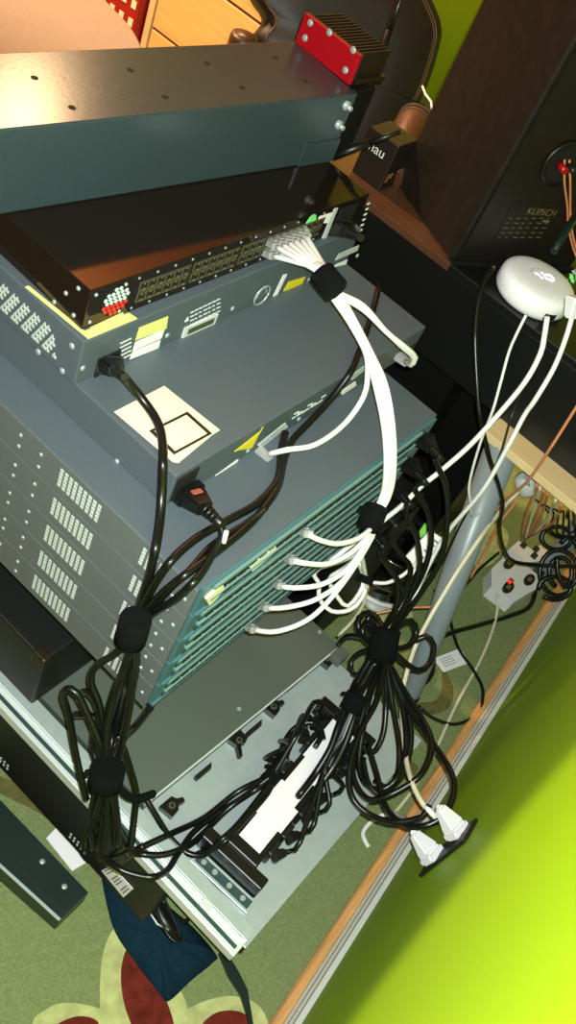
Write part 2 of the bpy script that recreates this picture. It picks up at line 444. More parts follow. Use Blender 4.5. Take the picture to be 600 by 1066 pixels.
dl('f', [(145, 341), (175, 329), (173, 342), (141, 354)], 'pyellow', 'asset_label', 'pale yellow asset label'); dl('f', [(141, 356), (171, 343), (168, 352), (138, 365)], 'label', 'barcode_label'); dl('f', [(138, 366), (167, 354), (165, 362), (135, 374)], 'label', 'barcode_label')
q = B(); a = d2.f(190, 347); c_ = d2.f(225, 330); q.box(a.x, c_.x, -.002, 0, a.z-.006, a.z+.008, 'silverb'); q.box(a.x+.006, c_.x-.006, -.003, -.002, a.z-.002, a.z+.005, 'port'); q.build('serial_port', d2.root)
q = B(); p = d2.f(271, 306)
ring = [p+Vector((math.cos(t)*.013, -.003, math.sin(t)*.013)) for t in [k*math.pi/12 for k in range(25)]]
q.tube(ring, .0013, 'screw', 6); q.tube([p+Vector((math.cos(t)*.008, -.002, math.sin(t)*.010)) for t in [k*math.pi/12 for k in range(14)]], .0009, 'screw', 5); q.build('cable_ring', d2.root)
dl('f', [(284, 309), (295, 286), (299, 285), (288, 308)], 'label', 'thin_label'); dl('f', [(295, 303), (301, 293), (318, 288), (313, 298)], 'yellow', 'caution_label', 'yellow caution label')
dl('f', [(349, 271), (353, 264), (374, 255), (372, 261)], 'silverb', 'port_cover'); dl('f', [(348, 278), (350, 275), (362, 270), (360, 275)], 'label', 'serial_label')
q = B()
for k in range(7):
    for j in range(4):
        p = d2.f(198+k*4.6, 326-k*2.2+j*4.2)
        q.box(p.x, p.x+.0055-(k*j % 3)*.001, -.0006, 0, p.z, p.z+.0011, 'whiteink')
for k in range(3):
    for j in range(5):
        p = d2.f(125+k*4, 358-k*2+j*4.2); q.box(p.x, p.x+.0045, -.0006, 0, p.z, p.z+.0011, 'whiteink')
p = d2.f(195, 332); q.prism([p+Vector((-.003, 0, -.003)), p+Vector((.003, 0, -.003)), p+Vector((0, 0, .003))], (0, -.0006, 0), 'whiteink')
q.build('printed_text', d2.root)

# device 1, the black 48 port switch
d1 = Dev('ethernet_switch', 'black glossy rack switch with two long rows of ports and red fan grille', 'network switch', .0502, .2445, .322, -.0219, .4468, .27, .0469)
q = B(); q.box(0, d1.w, 0, d1.d, .0008, d1.h, 'blackgloss', .0008); q.build('housing', d1.root)
q = B()
p0 = d1.f(104, 300); pc = d1.f(121, 309)
hexes = []
for r_ in range(7):
    for k in range(6):
        x = pc.x+(k-2.5)*.0056+(.0028 if r_ % 2 else 0); z = d1.h*.5+(3-r_)*.0048
        if (x-pc.x)**2+(z-d1.h*.5)**2 < .0165**2: hexes.append((x, z))
q.lathe((pc.x, -.0002, d1.h*.5), (0, -1, 0), [(0, .0175), (.0006, .0175)], 'hole', 28)
for x, z in hexes:
    m = 'palehex' if z > d1.h*.5-.001 else 'redhex'
    q.lathe((x, -.0007, z), (0, -1, 0), [(0, .0024), (.0008, .0022)], m, 6)
o = q.build('fan_grille', d1.root); o['label'] = 'round honeycomb grille, pale above and red below'
q = B()
NP = 24
for blk in range(4):
    for k in range(6):
        x = .065+blk*.0755+k*.0118
        for z in (.011, .024):
            q.box(x, x+.0108, -.0012, 0, z, z+.0115, 'port'); q.box(x+.0012, x+.0096, -.0016, -.0011, z+.0022, z+.0095, 'hole')
            q.box(x+.003, x+.0078, -.0019, -.0015, z+.002, z+.0038, 'gold')
            q.box(x+.0045, x+.0062, -.0019, -.0015, z+.0085, z+.0105, 'gold')
q.build('port_block', d1.root)
for k in range(13):
    for z in (.0052, .0415):
        q = B(); x = .062+k*.0245; q.lathe((x, 0, z), (0, -1, 0), [(0, .0016), (.0006, .0013)], 'screw', 8); q.build('status_light', d1.root)
screws([d1.sd(*uv) for uv in ((82, 300), (69, 305), (77, 328), (57, 314))], (-1, 0, 0), d1.root, .0024)
screws([(x, 0, z) for x, z in ((.008, .04), (.008, .008), (.045, .04), (.045, .008))], (0, -1, 0), d1.root, .002)
q = B(); P = d1.f(328, 232)
P = d1.f(322.5, 233.5); q.prism([P+Vector((math.cos(t)*.0093, 0, math.sin(t)*.0135)) for t in [k*math.pi/14 for k in range(28)]], (0, -.0006, 0), 'green'); o = q.build('round_sticker', d1.root); o['label'] = 'green round sticker'
dl = d1.decal
dl('f', [(329, 232), (333, 225), (346, 221), (341, 232)], 'label', 'spec_label'); dl('f', [(335, 248), (348, 217), (352, 216), (339, 249)], 'silverb', 'serial_strip')
dl('f', [(89, 343), (128, 325), (128, 328), (89, 346)], 'pyellow', 'base_sticker')
q = B()
for k in range(6):
    p = d1.f(384-k*1.6, 212+k*5.5); q.box(p.x-.004, p.x+.002, -.0007, 0, p.z-.001, p.z+.0016, 'whiteink')
q.build('printed_mark', d1.root)

# blue-grey steel box above
byaw = math.atan2(.303-.382, .501-.060)*1.0; byaw = -.130
bo = Vector((.502, .304, .3695)); ex = Vector((math.cos(byaw), math.sin(byaw), 0)); ey = Vector((-ex.y, ex.x, 0))
bw = .66; o_ = bo-ex*bw
bb_ = Dev('steel_box', 'long blue-grey steel box with holes along its top, two bolts at the right end', 'metal case', o_.x, o_.y, .3695, byaw, bw, .115, .087)
q = B(); q.box(0, bw, 0, .115, 0, .087, 'bluebox', .0018); q.build('case', bb_.root)
for uv in ((36, 81), (136, 73), (216, 66), (75, 112), (172, 101), (252, 91), (287, 60), (318, 84)):
    q = B(); p = bb_.t(*uv); q.lathe((p.x, p.y, .0872), (0, 0, 1), [(0, .0036), (.0002, .0036)], 'hole', 14); q.build('mounting_hole', bb_.root)
for uv in ((360, 109), (352, 129)):
    q = B(); p = bb_.f(*uv); q.lathe(p, (0, -1, 0), [(0, .0062), (.001, .0062), (.0045, .0055), (.0048, .002)], 'screw', 6); q.cyl(p, p+Vector((0, -.010, 0)), .003, 'screw', 10); q.build('bolt', bb_.root)
q = B(); q.box(bw-.06, bw, -.002, 0, -.0, .03, 'bluebox'); q.build('ear_bracket', bb_.root)

# ------------------------------------------------------------------ base chassis
bz = -.235
base = thing('server_chassis', 'large silver and grey server chassis on the carpet with black side and power strip', 'server', (0, 0, FZ))
def loc(P): return Vector(P)-Vector((0, 0, FZ))
LZ = -.21-FZ; PZ = bz-FZ
q = B(); q.box(.0, .415, -.135, .55, .052, PZ-.002, 'blackmet', .002); q.box(.0, .415, -.25, -.135, PZ-.02, PZ-.004, 'blackmet', .001); q.build('body', base)
for fx in (.03, .385):
    for fy in (-.09, .5):
        q = B(); q.cyl((fx, fy, 0), (fx, fy, .053), .02, 'black', 16, .024); q.build('foot', base)
q = B(); q.box(.0, .415, -.25, .0, PZ-.004, PZ, 'silver', .0008); q.build('rear_plate', base)
lx = [HZ(u, v, -.21) for u, v in ((160, 832), (354, 672))]
q = B(); q.prism([(.02, lx[0].y+.003, PZ), (.42, lx[1].y, PZ), (.42, .55, PZ), (.02, .55, PZ)], (0, 0, LZ-PZ), 'lid'); q.build('lid', base)
q = B(); d_ = (lx[1]-lx[0]).normalized(); nrm = Vector((d_.y, -d_.x, 0))
a = Vector((.021, lx[0].y+.003, 0)); bb2 = Vector((.42, lx[1].y, 0)); q.prism([a+Vector((0, 0, LZ-.004)), bb2+Vector((0, 0, LZ-.004)), bb2+Vector((0, 0, LZ+.0008)), a+Vector((0, 0, LZ+.0008))], nrm*.002, 'silverb'); o = q.build('lid_edge', base); o['label'] = 'bright metal folded edge'
sbox(0, -.25, 0, .415, .8, FZ, bz); sbox(.02, -.055, 0, .4, .6, FZ, -.21)
# rails on the left
q = B(); q.box(-.026, .0, -.245, .55, LZ-.022, LZ-.004, 'silverb', .001); q.box(-.004, .014, -.245, .55, LZ-.004, LZ+.0005, 'silver', .0006)
q.box(-.020, -.015, -.24, .55, LZ-.004, LZ-.0025, 'tealdark'); q.box(-.009, -.006, -.24, .55, LZ-.004, LZ-.001, 'silverb'); q.build('side_rail', base)
sbox(-.026, -.245, 0, .04, .8, -.24, -.21)
q = B(); q.box(-.015, -.003, -.19, -.175, LZ-.0035, LZ+.001, 'silverb', .001); q.build('rail_clip', base)
q = B(); q.box(-.024, -.002, -.135, .55, .054, LZ-.022, 'blackmet'); 
for y0 in (.135, -.02):
    for a_ in range(5):
        for c_ in range(2): q.box(-.0248, -.0238, y0+a_*.007, y0+a_*.007+.003, .066+c_*.009, .070+c_*.009, 'vent')
q.build('side_panel', base)
p = [HX(u, v, -.025) for u, v in ((106, 906), (117, 901), (139, 925), (129, 934))]
q = B(); q.prism([loc(x) for x in p], (-.0008, 0, 0), 'label')
for k in range(9):
    if k in (2, 6): continue
    a = [p[0].lerp(p[3], (k+.3)/9.5), p[1].lerp(p[2], (k+.3)/9.5), p[1].lerp(p[2], (k+.75)/9.5), p[0].lerp(p[3], (k+.75)/9.5)]
    a = [a[0].lerp(a[1], .2), a[0].lerp(a[1], .8), a[3].lerp(a[2], .8), a[3].lerp(a[2], .2)]
    q.prism([loc(x)+Vector((-.0008, 0, 0)) for x in a], (-.0003, 0, 0), 'inkg')
q.build('barcode_label', base)
for uv in ((249, 738), (333, 658)): q = B(); p = loc(HZ(*uv, -.21)); q.lathe((p.x, p.y, LZ), (0, 0, 1), [(0, .0035), (.001, .003)], 'screw', 10); q.build('lid_screw', base)
# black cable clips along the lid edge
for (u, v, sgn) in ((176, 843, 1), (246, 775, -1), (282, 740, 1), (338, 690, 1)):
    p = loc(HZ(u, v, bz)); q = B(); r_ = Vector(d_); n_ = nrm
    def pt(a, c2): return p+r_*a*.8+n_*c2*.8
    if sgn > 0: prof = [(-.014, -.012), (.012, -.012), (.016, -.004), (.026, .001), (.024, .008), (.012, .005), (.006, .012), (-.010, .014)]
    else: prof = [(-.012, -.012), (.018, -.012), (.018, .006), (.008, .010), (.0, .004), (-.006, .014), (-.014, .024), (-.018, .020), (-.008, .004)]
    q.prism([pt(a, c2) for a, c2 in prof], (0, 0, .011), 'black'); c2 = pt(.002, 0)+Vector((0, 0, .011)); q.lathe(c2, (0, 0, 1), [(0, .005), (.001, .0045)], 'port', 12); q.lathe(c2+Vector((0, 0, .001)), (0, 0, 1), [(0, .0025), (.0006, .0025)], 'hole', 10)
    q.build('cable_clip', base)
for (u, v) in ((210, 803), (263, 758), (303, 712)):
    p = loc(HZ(u, v, -.225)); q = B(); q.prism([p-d_*.016, p+d_*.016, p+d_*.010+nrm*.006, p-d_*.016+nrm*.006], (0, 0, .008), 'blackmet'); q.build('lid_slot', base)
q = B(); q.prism([loc(HZ(u, v, bz+.001)) for u, v in ((143, 868), (154, 881), (158, 876), (147, 863))], (0, 0, .003), 'blackmet'); q.build('rail_slot', base)
q = B(); P = [loc(HZ(u, v, -.21)) for u, v in ((342, 664), (354, 673), (341, 681), (345, 676))]
q.box(.395, .421, lx[1].y-.02, lx[1].y, LZ-.012, LZ+.003, 'lid', .001); q.build('corner_bracket', base)

# black support box between chassis and switches
sup = thing('battery_box', 'low matt black box on the grey chassis lid, left of the switches', 'box', (.003, .147, -.2095))
q = B(); q.box(0, .40, 0, .38, 0, .1095, 'blackmet', .003); q.build('case', sup)
q = B(); q.box(.07, .40, .03, .38, .1095, .209, 'blackmet', .002); q.build('raised_tray', sup)
q = B(); q.box(-.002, .012, -.002, .02, .085, .1115, 'heatsink', .003); q.build('corner_cap', sup)
sbox(.003, .147, 0, .4, .38, -.21, -.1)

# ------------------------------------------------------------------ power strip (PDU) on the plate
pa, pb = HZ(250, 892, -.2), HZ(366, 750, -.2)
px = (pb-pa); plen = px.length; pyaw = math.atan2(px.y, px.x)
pdu = thing('power_distribution_unit', 'black rack power strip with long white label and plugs on both sides, on silver plate', 'power strip', (pa.x, pa.y, bz), pyaw)
def ploc(P): q_ = Vector(P)-Vector((pa.x, pa.y, bz)); c_, s_ = math.cos(pyaw), math.sin(pyaw); return Vector((c_*q_.x+s_*q_.y, -s_*q_.x+c_*q_.y, q_.z))
PH = .036
q = B(); q.box(.004, plen-.004, -.024, .024, 0, PH, 'black', .002); q.build('body', pdu)
lab = [ploc(HZ(u, v, bz+PH)) for u, v in ((248, 872), (270, 850), (300, 815), (331, 785), (345, 750), (349, 736), (366, 745), (360, 768), (350, 790), (318, 831), (309, 834), (290, 860), (266, 888))]
lab = [(.02, -.016), (.02, .018), (.06, .018), (.06, .022), (.12, .022), (.12, .017), (.17, .017), (.17, .021), (plen-.02, .021), (plen-.02, -.018), (.2, -.018), (.2, -.022), (.145, -.022), (.145, -.014), (.1, -.014), (.1, -.021), (.06, -.021), (.06, -.016)]
q = B(); q.prism([Vector((x, y, PH)) for x, y in lab], (0, 0, .0008), 'label'); o = q.build('label_sheet', pdu); o['label'] = 'long white paper label with notched edges'
for xe in (0, plen):
    q = B(); q.box(xe-.012, xe+.006, -.045, .052, 0, PH-.004, 'black', .002); q.build('end_bracket', pdu)
q = B(); q.box(-.034, -.014, -.05, .045, 0, .006, 'silver', .001); q.box(-.03, -.018, -.046, .04, .006, .0075, 'tealdark')
for y in (-.034, -.012, .012, .03): q.lathe((-.024, y, .007), (0, 0, 1), [(0, .004), (.002, .0035)], 'screw', 10)
q.build('mounting_flange', pdu)
for xx in (.03, .06, .1, .13, .19, .22, .25):
    if xx < plen-.02:
        q = B(); q.box(xx, xx+.024, -.030, -.02, .004, PH-.002, 'blackmet', .002); q.build('socket', pdu)
        q = B(); q.box(xx, xx+.024, .02, .030, .004, PH-.002, 'blackmet', .002); q.build('socket', pdu)
sbox(pa.x+math.sin(pyaw)*.04, pa.y-math.cos(pyaw)*.04, pyaw, plen, .08, bz, bz+PH)
def pw(x, y, z):
    c_, s_ = math.cos(pyaw), math.sin(pyaw); return Vector((pa.x+c_*x-s_*y, pa.y+s_*x+c_*y, bz+z))

# ------------------------------------------------------------------ cables
def frame(d, up=Vector((0, 0, 1))):
    d = Vector(d).normalized(); 
    if abs(d.dot(up)) > .95: up = Vector((0, 1, 0))
    s_ = d.cross(up).normalized(); return d, s_, s_.cross(d)
def obox(q, P, d, s_, n, l, w_, h_, m, taper=1, l0=0):
    P = Vector(P)
    A = [P+d*l0+s_*a*w_/2+n*c2*h_/2 for a, c2 in ((-1, -1), (1, -1), (1, 1), (-1, 1))]
    Bq = [P+d*(l0+l)+s_*a*w_/2*taper+n*c2*h_/2*taper for a, c2 in ((-1, -1), (1, -1), (1, 1), (-1, 1))]
    i = q.mi(m); va = [q.bm.verts.new(x) for x in A]; vb = [q.bm.verts.new(x) for x in Bq]
    fs = [q.bm.faces.new(va[::-1]), q.bm.faces.new(vb)]+[q.bm.faces.new((va[k], va[(k+1) % 4], vb[(k+1) % 4], vb[k])) for k in range(4)]
    for f in fs: f.material_index = i
    es = list({e for v in va+vb for e in v.link_edges})
    r = bmesh.ops.bevel(q.bm, geom=es, offset=min(w_, h_)*.12, segments=2, affect='EDGES')
    for f in r['faces']: f.material_index = i
def iec(parent, P, d, size=1, red=False, base=Vector()):
    """moulded appliance plug: body, shoulder, ribbed strain relief"""
    d, s_, n = frame(d); P = Vector(P)-base
    q = B(); obox(q, P, d, s_, n, .012*size, .027*size, .019*size, 'black'); obox(q, P, d, s_, n, .022*size, .024*size, .017*size, 'black', .62, .011*size)
    q.build('plug_body', parent)
    q = B(); 
    for k in range(5):
        r0 = (.0062-.0006*k)*size; a = P+d*(.033+k*.0052)*size; q.cyl(a, a+d*.0036*size, r0, 'black', 10, r0*.92)
    q.cyl(P+d*.03*size, P+d*.058*size, .0042*size, 'black', 10); q.build('strain_relief', parent)
    if red: q = B(); obox(q, P+n*.0088*size, d, s_, n, .006, .011, .0015, 'plugred', 1, .016); o = q.build('plug_stripe', parent); o['label'] = 'red stripe'
    return P+base+d*.05*size
def rj(parent, P, d, base, boot=True):
    d, s_, n = frame(d); P = Vector(P)-base
    q = B(); obox(q, P, d, s_, n, .019, .0115, .0078, 'clear'); obox(q, P+n*.005, d, s_, n, .014, .005, .0014, 'clear'); q.build('plug', parent)
    return P+base+d*.016
def cord(name, label, cat, pts, r, m='cable', group=None, off=.002, plugs=(), seg=7, step=5, smooth=60):
    group = group or {'power cable': 'power leads', 'network cable': 'white network cables', 'speaker wire': 'speaker wires', 'cable': 'thin loose cables'}.get(cat)
    path = drape(pts, r, off, step, smooth); base = path[0].copy()
    q = B(); q.tube([p-base for p in path], r, m, seg)
    o = q.build(name if not plugs else 'cord'); root = o
    if plugs:
        root = thing(name, label, cat, base, 0, group); o.parent = root
        for fn in plugs: fn(root, base, path)
    else: o.location = base; tag(o, label, cat, group)
    return root
def startplug(P, d, kind, **kw):
    P = Vector(P)
    if kind == 'iec': return lambda root, base, path: iec(root, P, d, base=base, **kw)
    return lambda root, base, path: rj(root, P, d, base)
def strap(name, label, pts, r, group='hook and loop cable wraps', tail=None):
    base = pts[0].copy(); q = B(); n = len(pts); P = [p-base for p in pts]
    q.tube(P, r, 'velcro', 12); d = (P[-1]-P[0]).normalized()
    a, s_, n_ = frame(d); q.tube([P[0]+s_*r*.7+d*.004, P[0]+s_*r*1.15+d*.006, P[0]+s_*r*1.3+n_*.006+d*.008], .003, 'velcro', 6)
    o = q.build(name); o.location = base; tag(o, label, 'cable strap', group); return o

# --- power lead of device 2 down the left side
PW = 'black power leads of the left bundle'
pl = d2.o+Vector((.052, 0, .028)); pd = HD(143, 404, proj(pl)[2]-.05)-pl
pl = Vector(hit(112, 378, d2.o, (-d2.s, d2.c, 0))); tip = HD(148, 408, .83); dd = tip-pl
e_ = pl+dd.normalized()*.055
cord('power_lead', 'black power lead plugged into grey unit under the black switch, falling past the cream sticker', 'power cable',
     [e_, (160, 432), (169, 460), (169, 500), (166, 545), (158, 590), (147, 625), (139, 652), (137, 690), (131, 730), (124, 770), (114, 806), (103, 850), (100, 885), (112, 899), (135, 888)], .0047, group=None, plugs=[startplug(pl, dd, 'iec')])
q = B(); d__, s__, n__ = frame(dd); root = thing('power_inlet', 'black recessed power inlet around the plug on the grey unit', 'power inlet', pl); bpy.data.objects.remove(root)
o = B(); l_ = d2.loc(pl); o.box(l_.x-.016, l_.x+.014, -.002, 0, l_.z-.013, l_.z+.013, 'hole', .0005); o.build('power_inlet', d2.root)
# device 3 plug
pl3 = Vector(hit(193, 510, d3.o, (0, 1, 0))); tip3 = HD(237, 552, .87); dd3 = tip3-pl3
l_ = d3.loc(pl3); o = B(); o.box(.004, .034, -.002, 0, .006, .038, 'hole', .0005); o.build('power_inlet', d3.root)
e3 = pl3+dd3.normalized()*.055
cord('power_lead', 'black power lead with red stripe on its plug, in the unit with the cream sticker', 'power cable',
     [e3, (232, 556), (222, 575), (207, 600), (185, 622), (160, 638), (143, 655), (139, 690), (128, 735), (120, 775), (113, 806), (112, 850), (118, 880)], .0042, plugs=[startplug(pl3, dd3, 'iec', size=1.12, red=True)])
q = B(); tt = HD(236, 553, .855); q.tube([tt, HD(233, 565, .86)], .0025, 'label', 6); base_ = tt; o = q.build('cable_tag'); tag(o, 'small white tag on the power lead behind its red striped plug', 'cable tag')
# dev 1 plug and long lead
pl1 = Vector(hit(352, 236, d1.o, (-d1.s, d1.c, 0))); tip1 = HD(385, 252, 1.06); dd1 = tip1-pl1
l_ = d1.loc(pl1); o = B(); o.box(l_.x-.012, l_.x+.022, -.002, 0, .006, .040, 'hole', .0005); o.build('power_inlet', d1.root)
e1_ = pl1+dd1.normalized()*.055
cord('power_lead', 'black power lead from right end of the black switch crossing the grey units', 'power cable',
     [e1_, (393, 268), (395, 292), (390, 318), (382, 345), (373, 370), (365, 388), (345, 415), (322, 440), (305, 458), (296, 478), (290, 505), (278, 525), (258, 548), (225, 575), (195, 597), (165, 622), (145, 650), (134, 690), (122, 735), (112, 770), (111, 806), (104, 840), (96, 868)], .0042, plugs=[startplug(pl1, dd1, 'iec', size=1.1)])
# more leads crossing switch top
cord('power_lead', 'black lead lying below the longer lead across the grey switch top', 'power cable', [(297, 450, 1.0), (293, 470), (289, 500), (268, 524), (240, 540), (205, 560), (180, 582), (160, 610), (142, 650), (142, 690), (136, 725), (130, 760), (118, 800), (122, 850), (128, 882)], .0044)
cord('power_lead', 'thin black lead following the curve from the red striped plug', 'power cable', [(278, 528), (255, 545), (222, 566), (198, 592), (172, 620), (143, 655), (133, 690), (122, 735), (113, 800), (108, 850), (96, 885)], .003)
# left bundle loops
LB = 'short black loops of the left bundle'
cord('power_lead', 'black lead bowing out left just below the upper wrap of the left bundle', 'power cable', [(135, 664, .93), (119, 681, .95), (100, 693, .98), (95, 710, .99), (103, 732, 1.0), (108, 758, 1.01), (111, 797, 1.02), (100, 850, 1.05), (88, 872, 1.06), (90, 885, 1.06)], .004)
cord('power_lead', 'black loop with tight bend standing highest at left of the bundle', 'power cable', [(90, 832, 1.06), (79, 785, 1.04), (72, 745, 1.02), (66, 724, 1.0), (70, 717, .99), (80, 722, .99), (92, 746, 1.0), (103, 772, 1.01), (109, 797, 1.02), (112, 850, 1.05), (110, 890, 1.08)], .0042)
cord('power_lead', 'small black inner loop right of the tight bend in the left bundle', 'power cable', [(78, 744, 1.04), (92, 744, 1.03), (99, 752, 1.03), (97, 780, 1.04), (103, 806, 1.04), (95, 850, 1.07), (98, 880, 1.08)], .0042)
cord('power_lead', 'black lead arching shortly between two bends of the left bundle', 'power cable', [(83, 730, 1.06), (84, 722, 1.05), (91, 720, 1.03), (99, 728, 1.02), (104, 745, 1.02), (107, 775, 1.03), (108, 805, 1.03), (118, 850, 1.07), (130, 880, 1.09)], .004)
cord('power_lead', 'black lead coming from under the bottom switch corner into the left bundle', 'power cable', [(157, 736, 1.03), (143, 754, 1.06), (130, 767, 1.06), (120, 785, 1.05), (114, 806, 1.04), (107, 860, 1.07), (103, 885, 1.08)], .0045)
cord('power_lead', 'black lead on the right of the left bundle dropping past its lower wrap', 'power cable', [(122, 765, 1.04), (130, 783, 1.05), (137, 805, 1.07), (142, 826, 1.08), (140, 850, 1.09), (136, 884, 1.09)], .0042)
cord('power_lead', 'black lead ribbon hanging in the middle of the left bundle', 'power cable', [(139, 668, .93), (128, 700, .96), (120, 720, .99), (113, 745, 1.0), (110, 770, 1.01), (112, 806, 1.02), (120, 845, 1.05), (124, 880, 1.08)], .0045)
cord('power_lead', 'black lead hanging behind the lower wrap of the left bundle', 'power cable', [(140, 668, .94), (139, 700, .96), (135, 735, .99), (128, 770, 1.01), (119, 806, 1.03), (112, 840, 1.05), (105, 895, 1.07)], .0045)
# from left clump to the PDU
def tubecl(lbl, pts, r=.004): return cord('power_lead', lbl, 'power cable', pts, r, step=4)
tubecl('uppermost black lead running from the left clump to the wrap on the silver plate', [(112, 895), (140, 885), (180, 867), (213, 851), (248, 824), (283, 806), (297, 790), (305, 765), (320, 752), (333, 757), (337, 770)])
tubecl('black lead second from top between left clump and the wrap on the silver plate', [(108, 890), (140, 889), (169, 890), (195, 881), (213, 866), (240, 840), (280, 812), (292, 795)])
tubecl('black lead curving low before the wrap on the silver plate', [(151, 830), (163, 850), (178, 873), (195, 888), (212, 890), (224, 880), (248, 858), (281, 816), (290, 800)])
tubecl('black lead swinging down over the chassis rails then up to the plate', [(104, 890, 1.07), (123, 904, 1.05), (142, 911, 1.05), (160, 913, 1.05), (175, 905), (186, 888), (202, 866), (225, 848), (250, 832), (281, 809)])
tubecl('black lead just right of the power strip flange leading to the wrap', [(205, 889), (228, 881), (252, 857), (279, 826), (284, 812), (300, 788)], .0036)
tubecl('short black lead hugging the label edge of the power strip', [(283, 806), (293, 780), (303, 762), (318, 752), (330, 755), (335, 765), (328, 778)], .0042)
tubecl('black lead tangled at the bottom of the left clump', [(92, 872), (96, 892), (112, 904), (130, 895), (150, 880)], .0045)
tubecl('black lead curled around the left clump base', [(120, 875), (106, 882), (98, 870), (106, 858), (124, 864), (136, 884)], .0045)
tubecl('black lead hooking back at the left clump', [(86, 868), (84, 884), (98, 898), (118, 890), (140, 872)], .0045)
q = B(); lm_ = drape([(121, 818, 1.0), (137, 831, 1.02), (152, 829, 1.04), (160, 826, 1.05)], .003, step=3); bs = lm_[0].copy(); q.tube([p-bs for p in lm_], .0045, 'velcro', 6); o = q.build('velcro_tail'); o.location = bs; tag(o, 'loose tail of black wrap sticking out right of the left bundle', 'cable strap')
# wraps
strap('velcro_wrap', 'black wrap around leads in front of the five switches', [HD(142, 643, .885), HD(139, 655, .895), HD(135, 668, .905)], .0155)
strap('velcro_wrap', 'black wrap low on the left bundle over the chassis edge', [HD(113, 799, .995), HD(111, 808, 1.0), HD(109, 817, 1.005)], .019)
pz_ = surf(283, 808)
strap('velcro_wrap', 'black wrap on leads above the power strip on silver plate', [HD(290, 803, pz_-.014), HD(283, 808, pz_-.014), HD(277, 814, pz_-.014)], .011)
# plugs along the PDU
for k, (x, sg) in enumerate(((.03, -1), (.062, -1), (.1, -1), (.135, -1), (.19, -1), (.10, 1), (.135, 1), (.19, 1), (.22, 1))):
    P = pw(x+.006, sg*.030, .020); d0 = Vector((math.sin(pyaw)*-sg, math.cos(pyaw)*sg, .25)); d0 = (d0.normalized()+Vector((math.cos(pyaw), math.sin(pyaw), 0))*1.5).normalized(); t1 = P+d0*.028
    u_, v_, dp = proj(t1)
    names = ['first', 'second', 'third', 'fourth', 'fifth', 'first', 'second', 'third', 'fourth', 'fifth']
    if sg < 0: pts = [t1, (u_+9, v_-9, dp-.006), (336+k*1.5, 806-k*3, 1.24), (350+k*1.6, 776-k*1.5, 1.24), (367+k*.6, 737, 1.25)]
    else: pts = [t1, (u_+5, v_-7, dp-.015), (u_-4, v_-9, dp-.02), (300+(k-5)*3, 780-(k-5)*5, 1.2), (286, 804, 1.195)]
    cord('power_lead', '%s black plug from the left on %s side of white labelled strip' % (names[k], 'wall' if sg < 0 else 'lid'), 'power cable', pts, .0036, plugs=[startplug(P, d0, 'iec', size=.62)])

# --- right bundle
RD = 1.33
cord_r = lambda lbl, pts, r=.0042: cord('power_lead', lbl, 'power cable', pts, r, step=5)
for k, (u, v, mid) in enumerate((
        (424, 459, [(452, 477), (464, 505), (466, 545), (458, 585), (440, 615), (418, 645), (404, 668)]),
        (412, 487, [(432, 508), (446, 535), (449, 565), (440, 598), (422, 630), (401, 668)]),
        (402, 513, [(421, 532), (434, 560), (437, 592), (425, 625), (408, 655), (397, 670)]),
        (392, 538, [(404, 556), (420, 580), (428, 592), (420, 620), (402, 650), (393, 672)]),
        (384, 560, [(396, 578), (412, 600), (416, 612), (410, 640), (396, 660), (390, 675)]))):
    P = Vector((.418, 0, T-U*k-U*.5)); uu, vv, dp = proj(P)
    P = Vector((.412, -.002, T-U*k-U*.5)); uu, vv, dp = proj(P)
    d0 = HD(uu+24, vv+26, dp-.05)-P; t1 = P+d0.normalized()*.05
    n_ = len(mid); pts = [t1]+[(a, c2, dp-.03+(RD-dp+.03)*(j+1)/n_) for j, (a, c2) in enumerate(mid)]
    cord('power_lead', 'black power lead plugged into right end of the %s of the five switches' % ['topmost', 'second', 'middle', 'fourth', 'lowest'][k], 'power cable', pts, .0038, plugs=[startplug(P, d0, 'iec', size=.95)])
cord_r('big black loop swinging farthest right over the baseboard', [(404, 690, RD), (420, 730, 1.3), (445, 765, 1.26), (468, 800, 1.2), (473, 824, 1.17), (463, 848, 1.15), (442, 860, 1.15), (420, 858, 1.17), (402, 840, 1.2), (392, 805, 1.24), (383, 775, 1.27)])
cord_r('middle black loop hanging over the corner of the silver plate', [(398, 690, RD), (380, 735, 1.28), (368, 790, 1.25), (370, 815, 1.23), (384, 832, 1.21), (405, 828, 1.2), (435, 810, 1.2), (448, 788, 1.22), (449, 768, 1.24), (438, 745, 1.27), (422, 720, 1.3), (408, 695, RD)])
cord_r('narrow black loop inside the right bundle over the silver plate', [(400, 692, RD), (388, 715, 1.3), (379, 755, 1.28), (374, 795, 1.26), (381, 816, 1.24), (397, 822, 1.23), (412, 812, 1.23), (421, 790, 1.25), (423, 765, 1.27), (418, 730, 1.3), (407, 695, RD)])
cord_r('short black loop nearest the power strip in the right bundle', [(396, 690, RD), (376, 722, 1.3), (371, 745, 1.29), (377, 775, 1.28), (389, 783, 1.28), (399, 765, 1.29), (402, 735, 1.3), (401, 692, RD)])
cord_r('black loop reaching lowest left in the right bundle', [(400, 690, 1.32), (392, 730, 1.28), (375, 762, 1.25), (364, 800, 1.22), (367, 830, 1.2), (385, 848, 1.19), (412, 856, 1.17), (440, 850, 1.16), (447, 838, 1.16)])
cord_r('black strand running straight down through the right bundle', [(402, 690, 1.32), (410, 740, 1.29), (416, 780, 1.26), (413, 810, 1.24), (400, 828, 1.22), (385, 818, 1.23), (378, 790, 1.26)], .004)
cord_r('black strand bowed slightly right in the middle of the right bundle', [(403, 690, 1.33), (415, 715, 1.31), (426, 745, 1.29), (428, 775, 1.27), (420, 805, 1.25), (405, 820, 1.24), (390, 812, 1.25)], .004)
